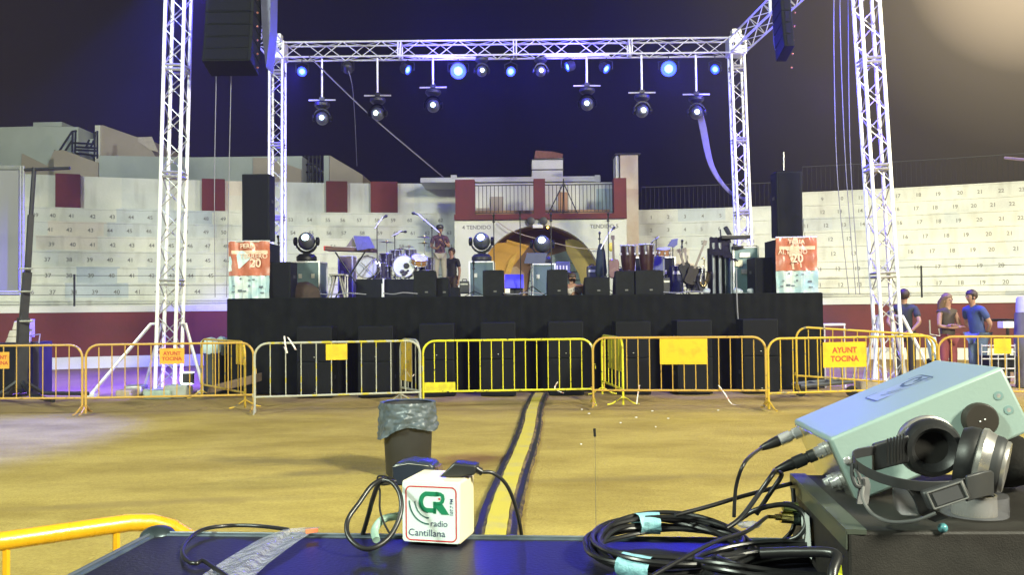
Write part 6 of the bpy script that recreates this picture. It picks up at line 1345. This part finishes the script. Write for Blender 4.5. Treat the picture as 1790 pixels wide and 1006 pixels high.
for a_, b_ in ((.914, .36), (.93, .60)):
    b = MB(); c = BX(a_, 0, b_); b.lathe(c, -bJ, [(.0062, .0), (.0062, .0007), (.0042, .0008)], 20); o = b.build('screw_recess', mat('aqua_grey_ring', (.16, .25, .25), .4), t)
    b = MB(); b.lathe(c, -bJ, [(.0042, .0006), (.001, .0011)], 16); b.build('screw_head', chr_, o)
TP = lambda u, v: A0+bI*(DI*(.42+.36*u))+bJ*(DJ*(.72-.26*v))-bL*.0006       # lid artwork plane
b = MB(); stroke(b, TP, [(.22, .0), (.03, .0), (.0, .1), (.0, .95), (.03, 1), (.2, 1)], .03); stroke(b, TP, [(.8, 0), (.97, 0), (1, .1), (1, .9), (.97, 1), (.85, 1)], .03)
for r_ in (.22, .34): stroke(b, TP, [(.52-r_*math.cos(R(a)), .45+r_*1.2*math.sin(R(a))) for a in range(5, 86, 10)], .03)
stroke(b, TP, [(.84, .22), (.66, .22), (.58, .4), (.58, .62), (.66, .78), (.84, .78)], .075); stroke(b, TP, [(.70, .22), (.88, .22), (.93, .36), (.88, .5), (.76, .52)], .07); stroke(b, TP, [(.78, .52), (.95, .84)], .07)
b.build('lid_emblem', mat('dark_print', (.05, .09, .09), .5, 0, 0), t, smooth=False, clean=False)
b = MB(); plate(b, lambda u, v: TP(u, v)+bL*.0003, [(.02, .05), (.98, .05), (.98, .95), (.02, .95)]); b.build('emblem_sticker', mat('pale_lid_sticker', (.27, .34, .36), .35, 0, 0), t, smooth=False, clean=False)
# connectors
def xlr(c, b_, nm, m1, m2, lab, L_=.065, bend=None):
    p = BX(0, c, b_, -bI*.004); d = -bI if bend is None else (-bI+bend).normalized(); t2 = thing(nm, p, lab, 'connector', 'connectors on the device')
    b = MB(); b.lathe(p, d, [(.0098, 0), (.0098, .012), (.0078, .013), (.0078, .017), (.0100, .018), (.0100, .036), (.0086, .037)], 20); b.build('shell', m1, t2)
    b = MB(); b.lathe(p, d, [(.0086, .036), (.0088, .042), (.0060, .062), (.0040, .070), (.0001, .0705)], 18); b.build('boot', m2, t2); return p+d*.068
eA = xlr(.80, .14, 'cable_connector', chr_, rub, 'silver and black connector plugged highest into the device end')
eB = xlr(.62, .48, 'cable_connector', blk, rub, 'black connector plugged below the silver one into the device end')
eC = xlr(.40, .52, 'cable_connector', blk, rub, 'second black connector on the device end, nearest the camera') if False else None
for c_, b_ in ((.25, .25), (.22, .75), (.45, .86)):
    b = MB(); p = BX(0, c_, b_, -bI*.003); b.lathe(p, -bI, [(.010, 0), (.010, .006), (.0075, .0065), (.0075, .014), (.003, .0145)], 18); b.build('panel_socket', chr_, ep)
cable([eA, (1303, 808, 1.33), (1287, 850, 1.33), (1283, 905, 1.33)], .0028, 'cable', 'thin black cable dropping from the silver connector')
cable([eB, (1352, 828, 1.33), (1326, 865, 1.32), (1296, 905, 1.31), (1270, 925, 1.30)], .0036, 'cable', 'black cable from the black connector down to the coil, left strand')
cable([eB+V((.004, .01, -.004)), (1366, 832, 1.36), (1343, 868, 1.35), (1322, 900, 1.34)], .0036, 'cable', 'black cable from the black connector down to the coil, right strand')
cable([(1384, 846, 1.42), (1300, 868, 1.42), (1240, 886, 1.41), (1180, 902, 1.40)], .0034, 'cable', 'straight black cable running left from behind the low case to the coil')
cable([(1285, 915, 1.34), (1320, 893, 1.33), (1368, 883, 1.32), (1400, 893, 1.31), (1409, 915, 1.30), (1396, 938, 1.30), (1368, 948, 1.31)], .0038, 'cable', 'black cable looping round the gold plug')
cable([(1386, 855, 1.38), (1388, 890, 1.37), (1386, 925, 1.36), (1370, 945, 1.36)], .0034, 'cable', 'short black cable hanging at the left corner of the low case')
t = thing('gold_plug', at(1372, 905, 1.33), 'gold jack plug with metal collar lying inside a loop of cable', 'plug')
gold = mat('gold', (.75, .6, .22), .22, 1, .05); p = at(1338, 904, 1.34); d = (at(1420, 908, 1.34)-p).normalized()
b = MB(); b.lathe(p, d, [(.001, 0), (.0028, .003), (.0028, .014), (.0046, .0145), (.0046, .022), (.0085, .0225), (.0085, .040)], 16); b.build('tip', gold, t)
b = MB(); b.lathe(p, d, [(.0095, .0405), (.011, .045), (.011, .075), (.008, .08)], 16); b.build('barrel', mat('dark_green_metal', (.05, .07, .06), .25, .7), t)
b = MB(); b.lathe(p+Z*.016-d*.002, d, [(.006, .028), (.008, .03), (.008, .05), (.004, .052)], 14); b.build('collar', mat('gold_green', (.35, .4, .15), .25, .9), t)
b = MB(); b.ball(at(1310, 918, 1.30), .012, (1.5, 1, .4), 12, 8)
for v in b.v: v += noise.noise_vector(v*120)*.004
tag(b.build('crumpled_wrap', film), 'crumpled clear wrap beside the coil below the gold plug', 'plastic scrap')
# ---- prop, tape roll, film under the headphones
t = thing('black_pouch', atz(1800, 900, EZ), 'black pouch propping up the right end of the pale device', 'pouch')
b = MB(); c = BX(.93, .35, 1.0); c = V((c.x, c.y, (EZ+c.z)/2)); b.ball(c+V((.01, .02, 0)), .06, (1.0, 1.4, (c.z-EZ)/.06*.96), 20, 12)
for v in b.v: v += noise.noise_vector(v*12)*.005
b.build('pouch', mat('black_nylon', (.012, .011, .010), .8, 0, .2, 30, .1, 200, spec=.2), t)
clr = mat('clear_tape_plastic', (.36, .36, .40), .12, 0, .15, 14, alpha=.24, coat=.5)
t = thing('tape_roll', atz(1702, 908, EZ), 'roll of clear packing tape lying flat under the headphones', 'tape roll'); c = atz(1703, 903, EZ); c.z = EZ+.003
b = MB(); b.lathe(c, Z, [(.027, 0), (.040, 0), (.0405, .001), (.0405, .024), (.040, .0255), (.027, .0255), (.0268, .001)], 48); b.build('tape', clr, t)
b = MB(); b.lathe(c, Z, [(.0245, 0), (.0268, 0), (.0268, .0255), (.0245, .0255), (.0245, 0)], 40); b.build('core', mat('tan_card', (.16, .14, .10), .6), t)
t = thing('plastic_packet', at(1590, 905, 1.13), 'crumpled clear plastic packet between the headband and the pale device', 'packet')
b = MB(); q = [at(1564, 850, 1.16), at(1600, 850, 1.17), at(1612, 890, 1.15), at(1606, 904, 1.13), at(1575, 904, 1.12), at(1566, 890, 1.13)]
b.prism(q, V((.004, .022, .002)))
b.build('packet', clr, t, bevel=.004)
b = MB(); b.ball(atz(1648, 924, EZ+.004), .006, seg=12, rings=8); tag(b.build('teal_bead', mat('teal_glass', (.08, .25, .28), .1, 0, 0, coat=.5)), 'small shiny teal knob on the front edge of the low black case', 'knob')
# ---- headphones
t = thing('headphones', at(1650, 860, 1.1), 'black over-ear headphones with silver ear cups leaning on the pale device', 'headphones')
hp_b = mat('matte_black_rubbery', (.03, .031, .034), .5, 0, .12, 20); slv = mat('satin_silver', (.50, .48, .46), .28, .75, .08, 30); pad = mat('black_leather_pad', (.016, .016, .017), .45, 0, .2, 50, .03, 160)
def cup(c, d, r, label):
    d = d.normalized()   # d points from the pad out to the outer shell
    b = MB(); pr = [(r*.55, .004), (r*.62, -.004), (r*.75, -.009), (r*.9, -.008), (r*.99, 0), (r*1.0, .009), (r*.95, .014)]; b.lathe(c, d, pr, 48); b.build('ear_pad', pad, t)
    b = MB(); b.lathe(c, d, [(r*.57, .0035), (.001, .004)], 32); b.build('speaker_cloth', mat('black_felt', (.010, .009, .008), .95, 0, .2, 60), t)
    b = MB(); b.lathe(c, d, [(r*.95, .012), (r*1.04, .014), (r*1.05, .019), (r*.98, .023), (r*.92, .030)], 48); b.build('silver_ring', slv, t)
    b = MB(); b.lathe(c, d, [(r*.93, .0225), (r*.90, .036), (r*.86, .040), (r*.80, .042)], 48); b.build('housing', hp_b, t)
    b = MB(); b.lathe(c, d, [(r*.81, .040), (r*.80, .045), (r*.77, .0465), (r*.3, .0475), (.001, .0478)], 48); b.build('outer_disc', slv, t)
cA = at(1630, 785, 1.165); dA_ = (rt*.10+up*.06+fwd*.99); cup(cA, dA_, .0385, '')
cB = at(1688, 800, 1.125); dB = (rt*.78-up*.17-fwd*.52); cup(cB, dB, .0400, '')
b = MB(); arm = [(1735, 838, 1.065), (1712, 838, 1.055), (1680, 848, 1.048), (1640, 852, 1.045), (1596, 850, 1.05), (1560, 843, 1.06), (1525, 831, 1.08), (1500, 816, 1.105), (1491, 803, 1.13), (1497, 795, 1.155), (1525, 789, 1.17), (1555, 783, 1.175), (1585, 777, 1.17)]
pts = bez([at(*p) for p in arm], 6); b.strip(pts, (up*.0125-fwd*.002), (fwd*.0035)); b.build('headband', hp_b, t, bevel=.001)
b = MB(); b.strip(bez([at(1528, 802, 1.172), at(1545, 797, 1.17), at(1572, 790, 1.165), at(1590, 786, 1.16)], 4), up*.036, fwd*.009); bk = b.build('yoke_block', hp_b, t, bevel=.002)
b = MB()
for i in range(6): p0_ = at(1550+i*5.5, 790-i*1.7, 1.160); b.frame(p0_-up*.017, rt*.0017, up*.034, -fwd*.0018)
b.build('grip_ribs', rub, bk, smooth=False)
b = MB(); b.strip(bez([at(1600, 853, 1.052), at(1612, 872, 1.055), at(1622, 896, 1.06), at(1648, 910, 1.07)], 5), rt*.018+up*.006, fwd*.004); b.build('inner_strap', hp_b, t, bevel=.001)
b = MB(); P = [at(1612, 862, 1.040), at(1684, 838, 1.034), at(1700, 872, 1.030), at(1628, 896, 1.036)]; b.prism(P, fwd*.010); sl = b.build('slider', hp_b, t, bevel=.003)
ce = sum(P, V((0, 0, 0)))/4
b = MB(); Q = [ce+(p-ce)*.82-fwd*.0008 for p in P]
for i in range(4): b.tube([Q[i], Q[(i+1) % 4]], .0011, 6)
b.build('slider_bezel', mat('worn_edge_plastic', (.13, .13, .13), .35), sl)
b = MB(); b.prism([ce+(p-ce)*.62 for p in P], -fwd*.0015); b.build('slider_window', mat('dark_grey_window', (.06, .06, .065), .3), sl, smooth=False)
b = MB(); b.strip(bez([at(1690, 856, 1.034), at(1712, 850, 1.036), at(1731, 846, 1.045), at(1738, 850, 1.055)], 5), up*.030, fwd*.005); b.build('yoke_arm', hp_b, t, bevel=.0015)
b = MB(); b.tube(bez([at(1497, 822, 1.11), at(1508, 848, 1.11), at(1508, 872, 1.10), at(1524, 898, 1.085), at(1556, 913, 1.07), at(1600, 911, 1.06), at(1636, 898, 1.055)], 8), .0022, 8); b.build('suspension_wire', mat('grey_wire', (.12, .12, .12), .35), t)
b = MB(); b.tube(bez([at(1490, 812, 1.12), at(1490, 832, 1.115), at(1497, 850, 1.11), at(1508, 850, 1.11), at(1508, 838, 1.11)], 5), .0028, 8); b.build('hook', hp_b, t)
b = MB(); b.strip(bez([at(1508, 835, 1.12), at(1512, 850, 1.115), at(1510, 868, 1.11), at(1508, 882, 1.105)], 4), rt*.014, fwd*.003); b.build('strap_end', hp_b, t)

# ------------------------------------------------------------------ night haze
hm = bpy.data.materials.new('haze_air'); hm.use_nodes = True; ht = hm.node_tree; ht.nodes.clear()
ho = N('ShaderNodeOutputMaterial', ht); hv = N('ShaderNodeVolumePrincipled', ht); ht.links.new(hv.outputs[0], ho.inputs['Volume'])
hv.inputs['Anisotropy'].default_value = 0.55; hv.inputs['Density'].default_value = 0.0017; hv.inputs['Color'].default_value = (0.85, 0.85, 0.85, 1)
b = MB(); b.frame((-45, -20, -1.2), (90, 0, 0), (0, 75, 0), (0, 0, 16.5)); tag(b.build('haze', hm, smooth=False), kind='stuff')
